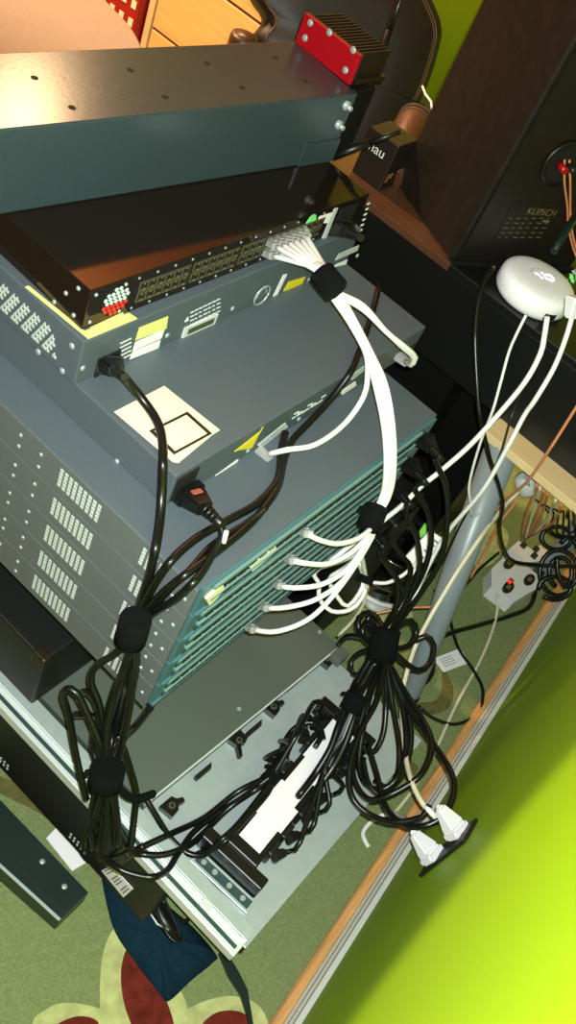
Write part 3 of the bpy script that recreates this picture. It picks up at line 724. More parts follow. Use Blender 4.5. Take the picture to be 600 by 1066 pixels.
# clump around the right wrap
cord_r('black lead curled at the left above the right wrap', [(398, 672, 1.32), (384, 668, 1.34), (374, 656, 1.36), (374, 643, 1.36), (384, 638, 1.35), (394, 645, 1.34), (402, 665, 1.31)], .0048)
cord_r('black lead folded tightly above the right wrap', [(400, 672, 1.31), (390, 660, 1.33), (382, 648, 1.35), (388, 641, 1.35), (397, 650, 1.33), (404, 668, 1.30)], .0048)
cord_r('black lead bunched on the chassis side of the right wrap', [(402, 668, 1.31), (392, 650, 1.33), (380, 650, 1.35), (378, 662, 1.35), (390, 674, 1.32), (398, 688, 1.30)], .005)
cord_r('black lead leaving the right wrap towards the chassis corner', [(396, 672, 1.32), (380, 664, 1.35), (362, 662, 1.37), (352, 672, 1.38)], .004)
cord_r('black lead dipping from right wrap to chassis corner below another', [(395, 676, 1.32), (378, 678, 1.34), (366, 688, 1.35), (368, 702, 1.34), (380, 700, 1.32), (392, 690, 1.31)], .004)
cord_r('black lead curling in small loop right of the right wrap', [(402, 668, 1.32), (415, 652, 1.33), (428, 646, 1.34), (434, 658, 1.35), (426, 672, 1.34), (408, 676, 1.32)], .0045)
cord_r('black lead crossing the grey desk leg in a round loop', [(404, 672, 1.32), (420, 688, 1.33), (436, 698, 1.35), (448, 690, 1.36), (452, 672, 1.37), (444, 662, 1.38), (432, 668, 1.38)], .0045)
cord_r('black lead coiled tightly under the right wrap', [(390, 680, 1.33), (378, 700, 1.32), (370, 716, 1.31), (368, 732, 1.28), (362, 752, 1.26), (352, 775, 1.25), (342, 800, 1.24)], .0055)
cord_r('black lead next to the coil leading down to the second wrap', [(394, 682, 1.32), (383, 702, 1.31), (374, 718, 1.3), (371, 734, 1.27), (366, 756, 1.26), (357, 780, 1.25), (346, 800, 1.24), (330, 822, 1.235)], .0055)
cord_r('black lead on the label side of the second wrap', [(388, 684, 1.33), (372, 708, 1.32), (363, 730, 1.28), (352, 758, 1.26), (344, 780, 1.25), (328, 806, 1.24), (310, 830, 1.23)], .005)
cord_r('black lead trailing off the second wrap beside the strip end', [(384, 690, 1.33), (374, 716, 1.31), (372, 740, 1.28), (374, 760, 1.28), (368, 780, 1.27), (360, 800, 1.26)], .0045)
strap('velcro_wrap', 'black wrap holding the tangle of leads right of the chassis', [HD(403, 655, 1.29), HD(400, 670, 1.29), HD(396, 688, 1.29)], .020)
strap('velcro_wrap', 'black wrap over the wall end of the white labelled strip', [HD(372, 724, 1.255), HD(368, 732, 1.25), HD(364, 740, 1.25)], .015)

# --- white patch cables
WG = 'white network cables'
vw = HD(341, 291, .99); vdep = .985
n_pl = 12
ends = [(348+ (k % 4)*2.6, 306+(k % 3)*1.5) for k in range(12)]
where = ['leftmost in the upper port row', 'second in the upper port row', 'third in the upper port row', 'fourth in the upper port row', 'fifth in the upper port row', 'rightmost in the upper port row',
         'leftmost in the lower port row', 'second in the lower port row', 'third in the lower port row', 'fourth in the lower port row', 'fifth in the lower port row', 'rightmost in the lower port row']
swend = [(314, 552), (299, 580), (286, 606), (272, 629), (258, 652)]
fans = [[(388, 548), (372, 561), (350, 566), (330, 561)], [(387, 553), (366, 575), (341, 587), (316, 586)], [(386, 556), (364, 590), (336, 608), (306, 612)], [(386, 558), (361, 600), (331, 623), (300, 632)], [(387, 560), (358, 606), (325, 642), (290, 657)]]
pc_ = 0
for row in (0, 1):
    for k in range(6):
        x = .262+k*.0122
        zc = .028 if row == 0 else .014
        P = d1.o+Vector((d1.c*x, d1.s*x, zc)); u_, v_, dp = proj(P)
        d0 = HD(u_+ (341-u_)*.35+1, v_+(291-v_)*.35+2, dp-.035)-P; t1 = P+d0.normalized()*.018
        s_ = (k-2.5)*1.9+(row)*1.2; q1 = (338+s_*.8, 284+abs(s_)*.3-row*3, vdep-.004*(row))
        base_pts = [t1, (u_+(q1[0]-u_)*.6, v_+(q1[1]-v_)*.62-1, dp-.045), q1, (347+s_*.7, 303-s_*.5, vdep)]
        i = pc_; pc_ += 1
        plugs = [lambda root, base, path, P=P, d0=d0: rj(root, P, d0, base)]
        off_ = .002+.004*((i*5) % 3)
        if i < 7:
            mids = [(366+s_*.6, 334, .985), (384+s_*.5, 368, .99), (395+s_*.9, 400, .995), (403+s_*.8, 440, 1.0), (406+s_*.8, 480, 1.03), (403+s_*.8, 512, 1.07), (393+s_*.6, 534, 1.08)]
            if i < 5:
                k2 = [0, 1, 2, 3, 4][i]; tz = T-U*k2-U*.5; Pe = Vector(hit(swend[k2][0], swend[k2][1], (0, -.001, 0), (0, 1, 0))); Pe.z = max(Pe.z, 0.004)
                dpe = proj(Pe)[2]; f_ = fans[k2]
                de = HD(swend[k2][0]+14, swend[k2][1]+8, dpe-.03)-Pe; te = Pe+de.normalized()*.018
                pts = base_pts+mids+[(a, c2, 1.08+(dpe-.035-1.08)*(j+1)/5) for j, (a, c2) in enumerate(f_)]+[te]
                plugs.append(lambda root, base, path, P=Pe, d0=de: rj(root, P, d0, base))
                lbl = 'white network cable into %s of the five switches, its curve %s' % (order[k2], ['highest', 'second', 'third', 'fourth', 'lowest'][k2])
            elif i == 5:
                pts = base_pts+mids+[(388, 552, 1.09), (378, 572, 1.12), (350, 586, 1.2), (333, 591, 1.22), (327, 599, 1.23), (333, 608, 1.24), (332, 622, 1.25), (345, 636, 1.26), (364, 635, 1.27), (376, 624, 1.27), (382, 606, 1.26), (376, 586, 1.2)]
                lbl = 'white network cable ending in the outer of the two loops by the switches'
            else:
                pts = base_pts+mids+[(386, 552, 1.1), (374, 578, 1.14), (358, 592, 1.2), (343, 603, 1.22), (352, 622, 1.25), (362, 631, 1.26), (374, 618, 1.26), (379, 602, 1.26), (371, 580, 1.2)]
                lbl = 'white network cable ending in the inner of the two loops by the switches'
        elif i == 7:
            Pe = Vector(hit(268, 467, d3.o, (0, 1, 0)))
            pts = base_pts+[(366, 336, .985), (380, 365, .99), (383, 385, 1.0), (379, 412, 1.01), (358, 442, 1.02), (328, 463, .985), (300, 468, .965), Pe+Vector((.004, -.012, 0))]
            plugs.append(lambda root, base, path, P=Pe: rj(root, P, (.1, -1, -.2), base)); lbl = 'white network cable curving to the port beside the yellow label'
        elif i < 10:
            Pe = Vector((d3.o.x+.41+(i-8)*.013, d3.o.y, d3.o.z+.018)); dpe = proj(Pe)[2]; ue, ve, _ = proj(Pe)
            pts = base_pts+[(378, 322-(i-8)*4, 1.0), (402, 345, 1.02), (420+(i-8)*3, 362, 1.05), (431+(i-8)*2, 372, 1.08), (428, 380, 1.1), Pe+Vector((0, -.014, .002))]
            plugs.append(lambda root, base, path, P=Pe: rj(root, P, (0, -1, .1), base)); lbl = 'cream white network cable to the %s port at right end of stickered unit' % ('inner' if i == 8 else 'outer')
        else:
            pts = base_pts+[(366+s_*.6, 334, .98), (384+s_*.5, 368, .985), (396+s_*.9, 400, .99), (404+s_*.8, 440, .995), (406+s_*.8, 480, 1.025), (402+s_*.8, 512, 1.065), (393, 532, 1.08), (388, 552, 1.09), (376, 568, 1.12), (378, 585, 1.18), (381, 602, 1.24), (383, 615, 1.27)]
            lbl = 'white network cable, %s of two straight strands dropping past the loops' % ('left' if i == 10 else 'right')
        cord('network_cable', lbl, 'network cable', pts, .0031, 'wcable', plugs=plugs, off=off_, seg=7, step=6, smooth=20)
strap('velcro_wrap', 'black wrap around white cables at the black switch', [HD(335, 284, .975), HD(342, 293, .972), HD(350, 302, .968)], .0145)
strap('velcro_wrap', 'black wrap around white cables where they fan out to the five switches', [HD(392, 528, 1.05), HD(388, 539, 1.055), HD(383, 549, 1.06)], .0142)
strap('velcro_wrap', 'small black wrap on the white cable loops', [HD(383, 600, 1.22), HD(380, 607, 1.22)], .010)

# ------------------------------------------------------------------ desk, cabinet, speaker at right
CX, CZ = .70, .25
cab = thing('cabinet', 'black cabinet with brown wood top carrying the speaker', 'cabinet', (CX, 0, FZ))
q = B(); q.box(.19, .4, -.012, .43, 0, CZ-FZ-.012, 'black', .001); q.box(.1, .2, .09, .43, 0, CZ-FZ-.012, 'black', .001); q.build('lower_case', cab)
q = B(); q.box(0, .4, -.26, .43, .1-FZ, CZ-FZ-.012, 'black', .001); q.build('side_case', cab)
q = B(); q.box(-.002, .4, -.26, .165, CZ-FZ-.012, CZ-FZ, 'black', .001); o = q.build('top_board', cab); o['label'] = 'black front part of the top'
q = B(); q.box(-.002, .4, .165, .43, CZ-FZ-.012, CZ-FZ, 'brownwood', .001); o = q.build('top_board', cab); o['label'] = 'brown wood rear part of the top'
sbox(CX, -.26, 0, .4, .69, .1, CZ); sbox(CX+.1, .09, 0, .3, .34, FZ, CZ)
sub = thing('subwoofer', 'black box shaped subwoofer on the carpet between switches and cabinet', 'speaker', (.475, .0, FZ))
q = B(); q.box(0, .195, 0, .40, .015, .33, 'black', .006); q.build('case', sub)
q = B(); q.box(.01, .185, -.006, 0, .03, .315, 'blackmet', .003); q.build('grille', sub)
for fx in (.025, .17):
    for fy in (.03, .37): q = B(); q.cyl((fx, fy, 0), (fx, fy, .016), .012, 'black', 12); q.build('foot', sub)
sbox(.475, 0, 0, .195, .4, FZ, FZ+.33)
dk = [HZ(u, v, .1) for u, v in ((506, 447), (600, 519))]
desk = thing('desk', 'birch topped desk with grey leg under the black cabinet', 'desk', (dk[0].x, dk[0].y, FZ))
q = B(); q.box(-.002, .5, -.24, 0, .1-FZ-.014, .1-FZ-.0005, 'birchedge', .001); q.build('desk_top', desk)
lp = HZ(424, 725, FZ)-Vector((dk[0].x, dk[0].y, FZ)); q = B(); tp = Vector((.024, -.03, .1-FZ-.014))
q.tube([lp, lp+Vector((0, 0, .02)), tp], [.017, .0175, .0265], 'poleg', 24); q.build('leg', desk)
q = B(); q.tube([(.45, -.2, 0), (.45, -.2, .02), (.43, -.18, .1-FZ-.014)], [.017, .0175, .0265], 'poleg', 24); q.build('leg', desk)
q = B(); q.cyl(lp+Vector((0, 0, 0)), lp+Vector((0, 0, .012)), .020, 'black', 20); q.build('foot', desk)
q = B(); q.box(.01, .055, -.06, -.005, .1-FZ-.02, .1-FZ-.014, 'blackmet'); q.build('leg_plate', desk)
sbox(dk[0].x, dk[0].y-.24, 0, .5, .24, .086, .1)
# speaker
sp0 = HZ(470, 275, CZ); spl = HZ(413, 195, CZ); syaw = math.atan2(spl.y-sp0.y, spl.x-sp0.x)-math.pi/2
spk = Dev('loudspeaker', 'tall dark brown loudspeaker with printed plate on its back', 'speaker', sp0.x+.002, sp0.y+.002, CZ, syaw, .24, (spl-sp0).length+.005, .52)
q = B(); q.box(0, .24, .003, spk.d, .002, .52, 'speaker', .003); q.build('cabinet_shell', spk.root)
q = B(); q.box(.008, .232, 0, .003, .01, .51, 'speakerback'); q.build('back_panel', spk.root)
q = B(); q.box(.0, .24, -.004, .0, .0, .006, 'blackmet'); q.box(.0, .24, .0, .01, 0, .002, 'blackmet'); q.build('foot_strip', spk.root)
P4 = [spk.f(u, v) for u, v in ((533, 212), (586, 210), (570, 250), (517, 247))]
o0 = P4[3]; xd = (P4[2]-P4[3]); yd = (P4[0]-P4[3])
q = B(); q.prism([p+Vector((0, 0, 0)) for p in P4], (0, -.0006, 0), 'speakerback'); plate = q.build('rating_plate', spk.root)
W_ = abs(P4[2].x-P4[3].x); z0_ = min(P4[2].z, P4[3].z); z1_ = max(P4[0].z, P4[1].z); x0_ = P4[3].x
tx = spk.f(547, 222); tx2 = spk.f(573, 220)
textmesh('KLIPSCH', abs(tx2.x-tx.x)*.34, 'goldink', 'maker_lettering', Vector((min(tx.x, tx2.x), -.001, tx.z)), (1, 0, 0), (0, 0, 1), plate)
q = B(); random.seed(3)
for j in range(5):
    for k in range(6):
        u, v = 530-j*3+k*8, 227+j*5
        p = spk.f(u, v); q.box(p.x, p.x+random.uniform(.003, .009), -.0012, -.0006, p.z, p.z+.0009, 'goldink')
p = spk.f(565, 230); q.box(p.x, p.x+.012, -.0013, -.0006, p.z-.001, p.z+.002, 'goldink')
q.build('plate_print', plate)
pp = spk.f(586, 170); q = B(); q.lathe((pp.x, -.0005, pp.z), (0, -1, 0), [(0, .034), (.003, .034), (.003, .028)], 'black', 28)
q.lathe((pp.x, -.0036, pp.z), (0, -1, 0), [(0, .027), (.0003, .027)], 'hole', 28)
for s_ in (-1, 1): q.cyl((pp.x+s_*.009, -.004, pp.z), (pp.x+s_*.009, -.02, pp.z), .005, 'redplastic' if s_ < 0 else 'blackmet', 12)
q.build('terminal_cup', spk.root)
sbox(spk.o.x, spk.o.y, syaw, .24, spk.d, CZ, .8)
for k in (0, 1):
    cord('speaker_wire', '%s strand of the copper speaker wire hanging from the loudspeaker terminals' % ('left' if k == 0 else 'right'), 'speaker wire', [(588+k*5, 166), (588+k*6, 190), (591+k*3, 215), (592+k*3, 235), (597+k*3, 258), (606+k*3, 280)], .0017, 'copper', seg=6)
q = B(); q.tube([HD(606, 215, 1.30), HD(590, 240, 1.28), HD(577, 262, 1.26)], .0055, 'darkteal', 8); tag(q.build('antenna_lead'), 'thick dark green rod leaning behind the white round router', 'rod')
# puck router
pk = HZ(551, 310, CZ); 
puck = thing('wifi_router', 'white round puck shaped router with glowing logo on the cabinet edge', 'router', (pk.x, pk.y, CZ))
q = B(); R_ = .058
prof = [(0, .050), (.003, .054), (.010, R_), (.022, R_), (.030, .0565), (.034, .052), (.0365, .045), (.038, .030), (.0385, .012), (.0386, .0003)]
q.lathe((0, 0, 0), (0, 0, 1), prof, 'puck', 48); q.build('body', puck)
q = B(); ux = Vector((.78, -.62, 0)); uy = Vector((.62, .78, 0))
ringp = [ux*(.011+math.cos(t)*.0075)+uy*(math.sin(t)*.0065)+Vector((0, 0, .0385)) for t in [k*math.pi/10 for k in range(21)]]
q.tube(ringp, .0013, 'led', 6)
for a, c2 in ((-.006, .002), (-.004, -.004), (.002, .008), (-.010, .004)): 
    p = ux*a+uy*c2+Vector((0, 0, .0385)); q.lathe(p, (0, 0, 1), [(0, .002), (.0006, .002)], 'led', 10)
o = q.build('logo_light', puck); o['label'] = 'softly glowing logo ring and dots'
q = B()
for a, c2 in ((-.014, .012), (-.010, .015), (-.018, .007), (.020, .004), (.023, .006), (-.001, .017)):
    p = ux*a+uy*c2+Vector((0, 0, .0384)); q.lathe(p, (0, 0, 1), [(0, .001), (.0004, .001)], 'inkg', 8)
q.build('logo_print', puck)
sbox(pk.x-.045, pk.y-.045, 0, .09, .09, CZ, CZ+.03)
pn = hit(571, 321, (pk.x, pk.y-.04, 0), (-.7, -.7, 0)); dirp = (CAM-pk); dirp.z = 0; dirp.normalize()
def pport(u): 
    r = ray(u, 322); c0 = Vector((0, 0)); a = math.atan2(dirp.y, dirp.x)
    return a
for nm, ang, m in (('network_port', .75, 'hole'),):
    a = math.atan2(dirp.y, dirp.x)+ang; d0 = Vector((math.cos(a), math.sin(a), 0)); s_ = Vector((-d0.y, d0.x, 0))
    q = B(); obox(q, d0*(R_-.004)+Vector((0, 0, .013)), d0, s_, Vector((0, 0, 1)), .0048, .02, .012, 'hole'); q.build(nm, puck)
# cables from the puck
def wc(lbl, pts, r=.0026, m='wcable', **k): return cord('network_cable', lbl, 'network cable', pts, r, m, **k)
wc('thin white cable from the left underside of the white round router', [(548, 328, 1.15), (538, 348, 1.16), (530, 367, 1.18), (521, 400, 1.2), (513, 428, 1.22), (500, 462, 1.27), (489, 503, 1.33), (490, 523, 1.36), (492, 537, 1.4), (508, 529, 1.45)], .0019)
wc('thick white cable from the port of the white round router, slanting down left', [(570, 330, 1.12), (567, 350, 1.13), (563, 368, 1.13), (548, 396, 1.15), (523, 427, 1.18), (490, 463, 1.2), (463, 487, 1.22), (437, 508, 1.23), (420, 525, 1.22), (400, 541, 1.2), (380, 556, 1.2), (343, 585, 1.22)], .0034)
wc('white cable from the square white plug at the frame edge', [(597, 325, 1.13), (590, 350, 1.14), (577, 383, 1.16), (557, 417, 1.18), (547, 431, 1.2), (530, 463, 1.22), (503, 510, 1.28), (467, 553, 1.36), (446, 590, 1.4), (430, 625, 1.42)], .0032)
q = B(); a = HD(596, 326, 1.13); d0 = HD(591, 346, 1.14)-a; d0, s_, n_ = frame(d0); obox(q, a-d0*.02, d0, s_, n_, .026, .022, .018, 'white', .7); tag(q.build('power_adapter'), 'white square plug right of the white round router at the frame edge', 'plug')
cord('power_lead', 'black cable rounding the white router and dropping to the power strip', 'power cable', [(516, 276, 1.2), (505, 292, 1.22), (498, 315, 1.24), (495, 350, 1.26), (497, 400, 1.27), (500, 433, 1.28), (510, 477, 1.32), (523, 520, 1.42), (520, 547, 1.5), (524, 570, 1.6), (534, 584, 1.68), (560, 588, 1.72), (604, 590, 1.72)], .0036)
cord('thin_cable', 'thin black cable slanting past the desk corner and grey leg', 'cable', [(546, 400, 1.28), (533, 433, 1.28), (517, 483, 1.3), (483, 540, 1.38), (460, 587, 1.42), (437, 617, 1.42), (420, 645, 1.4)], .0016)
# red and orange box on the cabinet
rb = [HZ(u, v, CZ+.002) for u, v in ((562, 376), (604, 402))]
bx = thing('picture_box', 'small box with fiery orange and yellow picture at the right frame edge', 'box', (CX+.022, -.055, CZ))
q = B(); q.box(0, .16, -.18, 0, 0, .02, 'cardred', .001); q.build('box_body', bx)
q = B(); q.box(.006, .154, -.175, -.006, .02, .0206, 'orange'); 
for x0, x1 in ((.03, .042), (.075, .083), (.11, .13)): q.box(x0, x1, -.175, -.006, .0206, .0209, 'ypaint')
q.build('box_picture', bx)
q = B(); q.box(-.002, 0, -.18, -.004, .001, .007, 'white'); q.build('white_edge', bx)
q = B()
random.seed(5)
gp = HZ(603, 292, CZ+.035)
for k in range(26):
    a = gp+Vector((random.uniform(-.012, .02), random.uniform(-.018, .01), random.uniform(-.01, .012))); d0 = Vector((random.uniform(-1, 1), random.uniform(-1, 1), random.uniform(.2, 1))).normalized()*.012; s_ = d0.orthogonal().normalized()*.003
    q.prism([a, a+d0*.5+s_, a+d0, a+d0*.5-s_], d0.cross(s_).normalized()*.0006, 'green' if k % 3 else 'vent')
q.cyl(gp+Vector((.0, 0, -.02)), (gp.x, gp.y, CZ), .004, 'darkteal', 8)
tag(q.build('artificial_plant'), 'small green artificial sprig at the frame edge above the white plug', 'plant')

# ------------------------------------------------------------------ under the desk and on the floor
def fl(u, v, z=0): return HZ(u, v, FZ+z)
cc = fl(528, 600, .03); ps = thing('surge_protector', 'white angular power strip with rocker switches, red light lit, on the carpet', 'power strip', (cc.x, cc.y, FZ))
top = [fl(u, v, .035) for u, v in ((524, 581), (545, 586), (562, 600), (560, 612), (535, 627), (512, 610), (512, 592))]
off = Vector((cc.x, cc.y, FZ))
q = B(); q.prism([p-off-Vector((0, 0, .035)) for p in top], (0, 0, .035), 'white'); q.build('body', ps)
for (u, v, m) in ((530, 587, 'black'), (551, 604, 'black'), (530, 607, 'redled'), (529, 612, 'black')):
    p = fl(u, v, .035)-off; q = B(); q.prism([p+Vector((math.cos(t)*.019, math.sin(t)*.010, 0)) for t in [j*math.pi/8 for j in range(16)]] if m != 'redled' else [p+Vector((a, c2, 0)) for a, c2 in ((-.014, -.005), (.014, -.005), (.014, .005), (-.014, .005))], (0, 0, .003), m if m != 'redled' else 'redplastic')
    if m == 'redled': q.prism([p+Vector((a, c2, .003)) for a, c2 in ((-.004, -.003), (.005, -.003), (.005, .003), (-.004, .003))], (0, 0, .0008), 'redled')
    else: q.prism([p+Vector((a, c2, .003)) for a, c2 in ((-.006, -.004), (.006, -.004), (.006, .004), (-.006, .004))], (0, 0, .001), 'goldink')
    q.build('rocker_switch' if m != 'redled' else 'lit_switch', ps)
q = B(); P = [fl(u, v, .03)-off for u, v in ((556, 573), (566, 565), (572, 574), (562, 584), (548, 586), (530, 572), (540, 563))]; q.prism([p-Vector((0, 0, .03)) for p in P], (0, 0, .03), 'white')
for uv in ((558, 572), (556, 579), (545, 568)): p = fl(*uv, .03)-off; q.box(p.x-.008, p.x+.008, p.y-.006, p.y+.006, .03, .034, 'black')
q.build('socket_end', ps)
cord('floor_cord', 'pale cord running along the carpet from the surge protector to the wall', 'power cable', [(519, 618), (516, 646), (501, 686), (475, 734), (453, 782), (430, 822), (408, 850)], .003, 'ccable')
cord('power_lead', 'black lead crossing the carpet from the coil to the desk leg', 'power cable', [(566, 595), (560, 605), (552, 631), (528, 642), (501, 650), (457, 666), (450, 701), (438, 714), (424, 722)], .0048)
cord('thin_cable', 'dark thin cable making wide bend on the carpet around the paper slip', 'cable', [(466, 625), (470, 650), (478, 676), (492, 696), (503, 719), (497, 743), (474, 754), (450, 747), (436, 735)], .0032)
cord('thin_cable', 'brown thin cable lying in slack curve on carpet left of surge protector', 'cable', [(520, 575), (500, 592), (486, 608), (470, 616), (452, 615)], .0028)
P = [fl(u, v, .004) for u, v in ((451, 686), (479, 675), (489, 690), (462, 700))]
q = B(); q.prism(P, (0, 0, .0008), 'label')
for k in range(4):
    a = P[0].lerp(P[3], .2+k*.16); bb2 = P[1].lerp(P[2], .2+k*.16); e1 = a.lerp(bb2, .15); e2 = a.lerp(bb2, .6); dv_ = (P[3]-P[0]).normalized()*.0012
    q.prism([e1+Vector((0, 0, .0008)), e2+Vector((0, 0, .0008)), e2+dv_+Vector((0, 0, .0008)), e1+dv_+Vector((0, 0, .0008))], (0, 0, .0002), 'inkg')
tag(q.build('paper_slip'), 'small white printed paper slip on the carpet beside the grey leg', 'paper')
# coils of black lead right of surge protector
coilw = ['highest', 'largest', 'innermost', 'lowest', 'rightmost']
for k, (u, v, ru, rv) in enumerate(((580, 560, 16, 12), (582, 596, 20, 24), (584, 596, 12, 16), (578, 612, 17, 12), (592, 585, 12, 26))):
    cord('power_lead', '%s coil of black lead in the pile right of the surge protector' % coilw[k], 'power cable', [(u+ru*math.cos(t), v+rv*math.sin(t), 1.76-k*.012) for t in [j*math.pi/5+k for j in range(10)]], .0045)
for k in range(6):
    cord('thin_cable', 'thin black wire in the tangle under the desk, %s' % ['nearest the copper wires', 'crossing the adapters', 'hanging lowest', 'at the frame edge', 'behind the coil', 'curling upward'][k], 'cable', [(558+k*8, 520+k*5, 1.5), (572+k*5, 535-k, 1.6), (566+k*7, 548+k*3, 1.7), (584+k*4, 560, 1.72), (604, 548+k*8, 1.72)], .002)
# copper wires fan under desk
for k, (a, c2, e, m) in enumerate((((560, 504), (548, 536), (544, 560), 'copper'), ((563, 507), (553, 540), (547, 562), 'ccable'), ((567, 510), (558, 540), (549, 560), 'copper'), ((571, 513), (562, 542), (552, 558), 'copper'), ((579, 520), (570, 540), (556, 556), 'ccable'), ((585, 525), (577, 543), (558, 554), 'copper'))):
    cord('speaker_wire', '%s speaker wire, %s in the fan hanging under the birch desk' % ('copper' if m == 'copper' else 'pale', ['first from the left', 'second', 'third', 'fourth', 'fifth', 'rightmost'][k]), 'speaker wire', [(a[0], a[1], 1.45), (c2[0], c2[1], 1.58), (e[0], e[1], 1.68)], .0024, m)
cord('power_lead', 'cream lead from under the desk along the grey leg to the wall outlet', 'power cable', [(545, 506, 1.5), (530, 522, 1.5), (515, 540, 1.46), (500, 560, 1.42), (477, 594, 1.41), (460, 622, 1.41), (446, 646, 1.41), (431, 677, 1.40), (419, 722, 1.36), (420, 760, 1.3), (423, 790, 1.25), (429, 814, 1.2), (440, 836, 1.17), (455, 852, 1.15)], .0036, 'ccable')
for k, (pts, m) in enumerate((([(604, 418, 1.22), (573, 467, 1.27), (550, 500, 1.35), (523, 524, 1.45), (505, 545, 1.5)], 'copper'), ([(520, 500, 1.5), (505, 525, 1.52), (492, 560, 1.55), (478, 600, 1.6)], 'ccable'), ([(530, 498, 1.5), (517, 512, 1.5), (500, 525, 1.52), (492, 545, 1.56), (480, 575, 1.6)], 'copper'), ([(540, 520, 1.52), (520, 545, 1.55), (508, 570, 1.6), (490, 602, 1.64)], 'copper'), ([(512, 495, 1.5), (500, 520, 1.5), (488, 545, 1.52), (470, 570, 1.55)], 'ccable'))):
    cord('speaker_wire', '%s wire %s' % ('copper' if m == 'copper' else 'pale', ['hanging over the desk front from the speaker side', 'dropping beside the grey leg', 'bending down between leg and adapters', 'reaching lowest beside the surge protector', 'closest to the top of the grey leg'][k]), 'speaker wire', pts, .0022, m)
ad = thing('power_adapter', 'white rounded power adapter hanging beneath the birch desk edge', 'power adapter', tuple(HD(548, 505, 1.5)))
q = B(); q.lathe((0, 0, 0), (.3, -.6, -.7), [(-.02, .007), (-.018, .014), (-.008, .017), (.010, .017), (.016, .013), (.018, .004)], 'vent', 24); q.build('adapter_body', ad)
q = B(); q.cyl((-.02, 0, .02), (-.008, -.006, .008), .003, 'screw', 8); q.cyl((-.014, .008, .022), (-.004, .0, .010), .003, 'screw', 8); q.build('prong', ad)
rc = HD(493, 533, 1.55); q = B(); q.lathe(rc, (.7, -.6, -.3), [(-.02, .004), (-.014, .008), (.01, .008), (.018, .004)], 'cardred', 12); tag(q.build('cable_connector'), 'dark red connector among the wires beside the grey leg', 'connector')
# black bin with white rim
bc = fl(398, 598, 0); bn = thing('waste_bin', 'round black bin with white rim behind the leads, right of the switches', 'bin', (bc.x+.02, bc.y, FZ))
bc = fl(392, 612); bn.location = (bc.x+.02, bc.y+.01, FZ)
q = B(); q.lathe((0, 0, 0), (0, 0, 1), [(0, .055), (.002, .06), (.13, .075), (.132, .068), (.131, .01)], 'gloss', 32); q.build('bin_body', bn)
q = B(); q.tube([Vector((math.cos(t)*.075, math.sin(t)*.075, .02)) for t in [j*math.pi/16 for j in range(33)]], .0045, 'white', 8); q.build('rim', bn)
# white device with label near the leg
P = [(422, 580), (448, 552), (460, 560), (456, 572), (436, 590), (428, 602)]
q = B(); q.prism([HD(u, v, 1.46) for u, v in P], RT @ Vector((0, 0, .012)), 'label')
for k in range(4):
    a = (441+k*3.4, 573-k*3.4); q.prism([HD(a[0], a[1], 1.459), HD(a[0]+1.6, a[1]-1.6, 1.459), HD(a[0]+6, a[1]+2, 1.459), HD(a[0]+4.4, a[1]+3.6, 1.459)], RT @ Vector((0, 0, -.0006)), 'inkg')
tag(q.build('cable_label'), 'white barcode tag on the leads left of the grey leg', 'tag')
q = B(); q.prism([HD(u, v, 1.52) for u, v in ((437, 553), (443, 544), (446, 546), (443, 556), (438, 560))], RT @ Vector((0, 0, .01)), 'fgreen'); tag(q.build('green_clip'), 'bright green plastic clip beside the grey leg', 'clip')
cord('network_cable', 'white curved cord lying along the rim of the black bin', 'network cable', [(386, 606, 1.4), (402, 607, 1.4), (416, 601, 1.4), (428, 592, 1.4), (440, 580, 1.42)], .003, 'wcable')
cord('thin_cable', 'thin orange and cream wire crossing beside the black bin', 'cable', [(372, 640, 1.45), (382, 641, 1.45), (400, 637, 1.45), (424, 633, 1.45), (450, 632, 1.46)], .0018, 'copper')
rl = fl(390, 627, 0); q = B(); q.lathe(rl, (0, 0, 1), [(0, .026), (.012, .026), (.014, .02), (.006, .012), (.006, .002)], 'vent', 24); tag(q.build('tape_roll'), 'small pale roll on the carpet below the black bin', 'roll')
cord('thin_cable', 'grey thin cable from the white loops to the chassis corner', 'cable', [(383, 612, 1.3), (378, 630, 1.34), (366, 648, 1.38), (352, 662, 1.4)], .0025, 'ccable')

# ------------------------------------------------------------------ wall outlet
ot = thing('wall_outlet', 'black outlet plate on the lime wall with two white plugs', 'outlet', tuple(HW(475, 880)), WA)
oc = HW(470, 882); ot.location = oc
def wl(P): q_ = Vector(P)-oc; return Vector((q_.dot(WD), q_.dot(WN), q_.z))
c0, c1, c2_ = wl(HW(440, 912)), wl(HW(481, 885)), wl(HW(501, 852))
zb, zt = c0.z, c1.z; xl, xr = c0.x-.004, c2_.x
q = B(); q.box(xl, xr, 0, .005, zb, zt, 'blackmet', .0015); q.build('cover_plate', ot)
for nm, (a, z_), tgt in (('upper', ((xl+xr)/2+.006, zt-.032), (440, 836)), ('lower', ((xl+xr)/2-.008, zb+.038), (435, 858))):
    P = oc+WD*a+WN*.005+Vector((0, 0, z_)); dp = proj(P)[2]; d0 = WN+Vector((0.15, 0, .25 if nm == 'upper' else .1))
    pgr = thing('white_plug', 'white grounded plug in the %s socket of the black outlet plate' % nm, 'plug', P, 0)
    d0, s_, n_ = frame(d0); q = B(); obox(q, Vector(), d0, s_, n_, .012, .028, .026, 'white'); obox(q, Vector(), d0, s_, n_, .03, .026, .022, 'white', .45, .011); q.build('plug_body', pgr)
    E = P+d0*.04; q = B(); 
    if nm == 'upper': path = drape([E, (454, 850, proj(E)[2]+.01), (444, 840, 1.16)], .0036, step=3)
    else: path = drape([E, (432, 860), (415, 848), (400, 848), (386, 856), (378, 868), (384, 882)], .0036, step=3)
    q.tube([p-P for p in path], .0036, 'wcable', 8); q.build('cord', pgr)

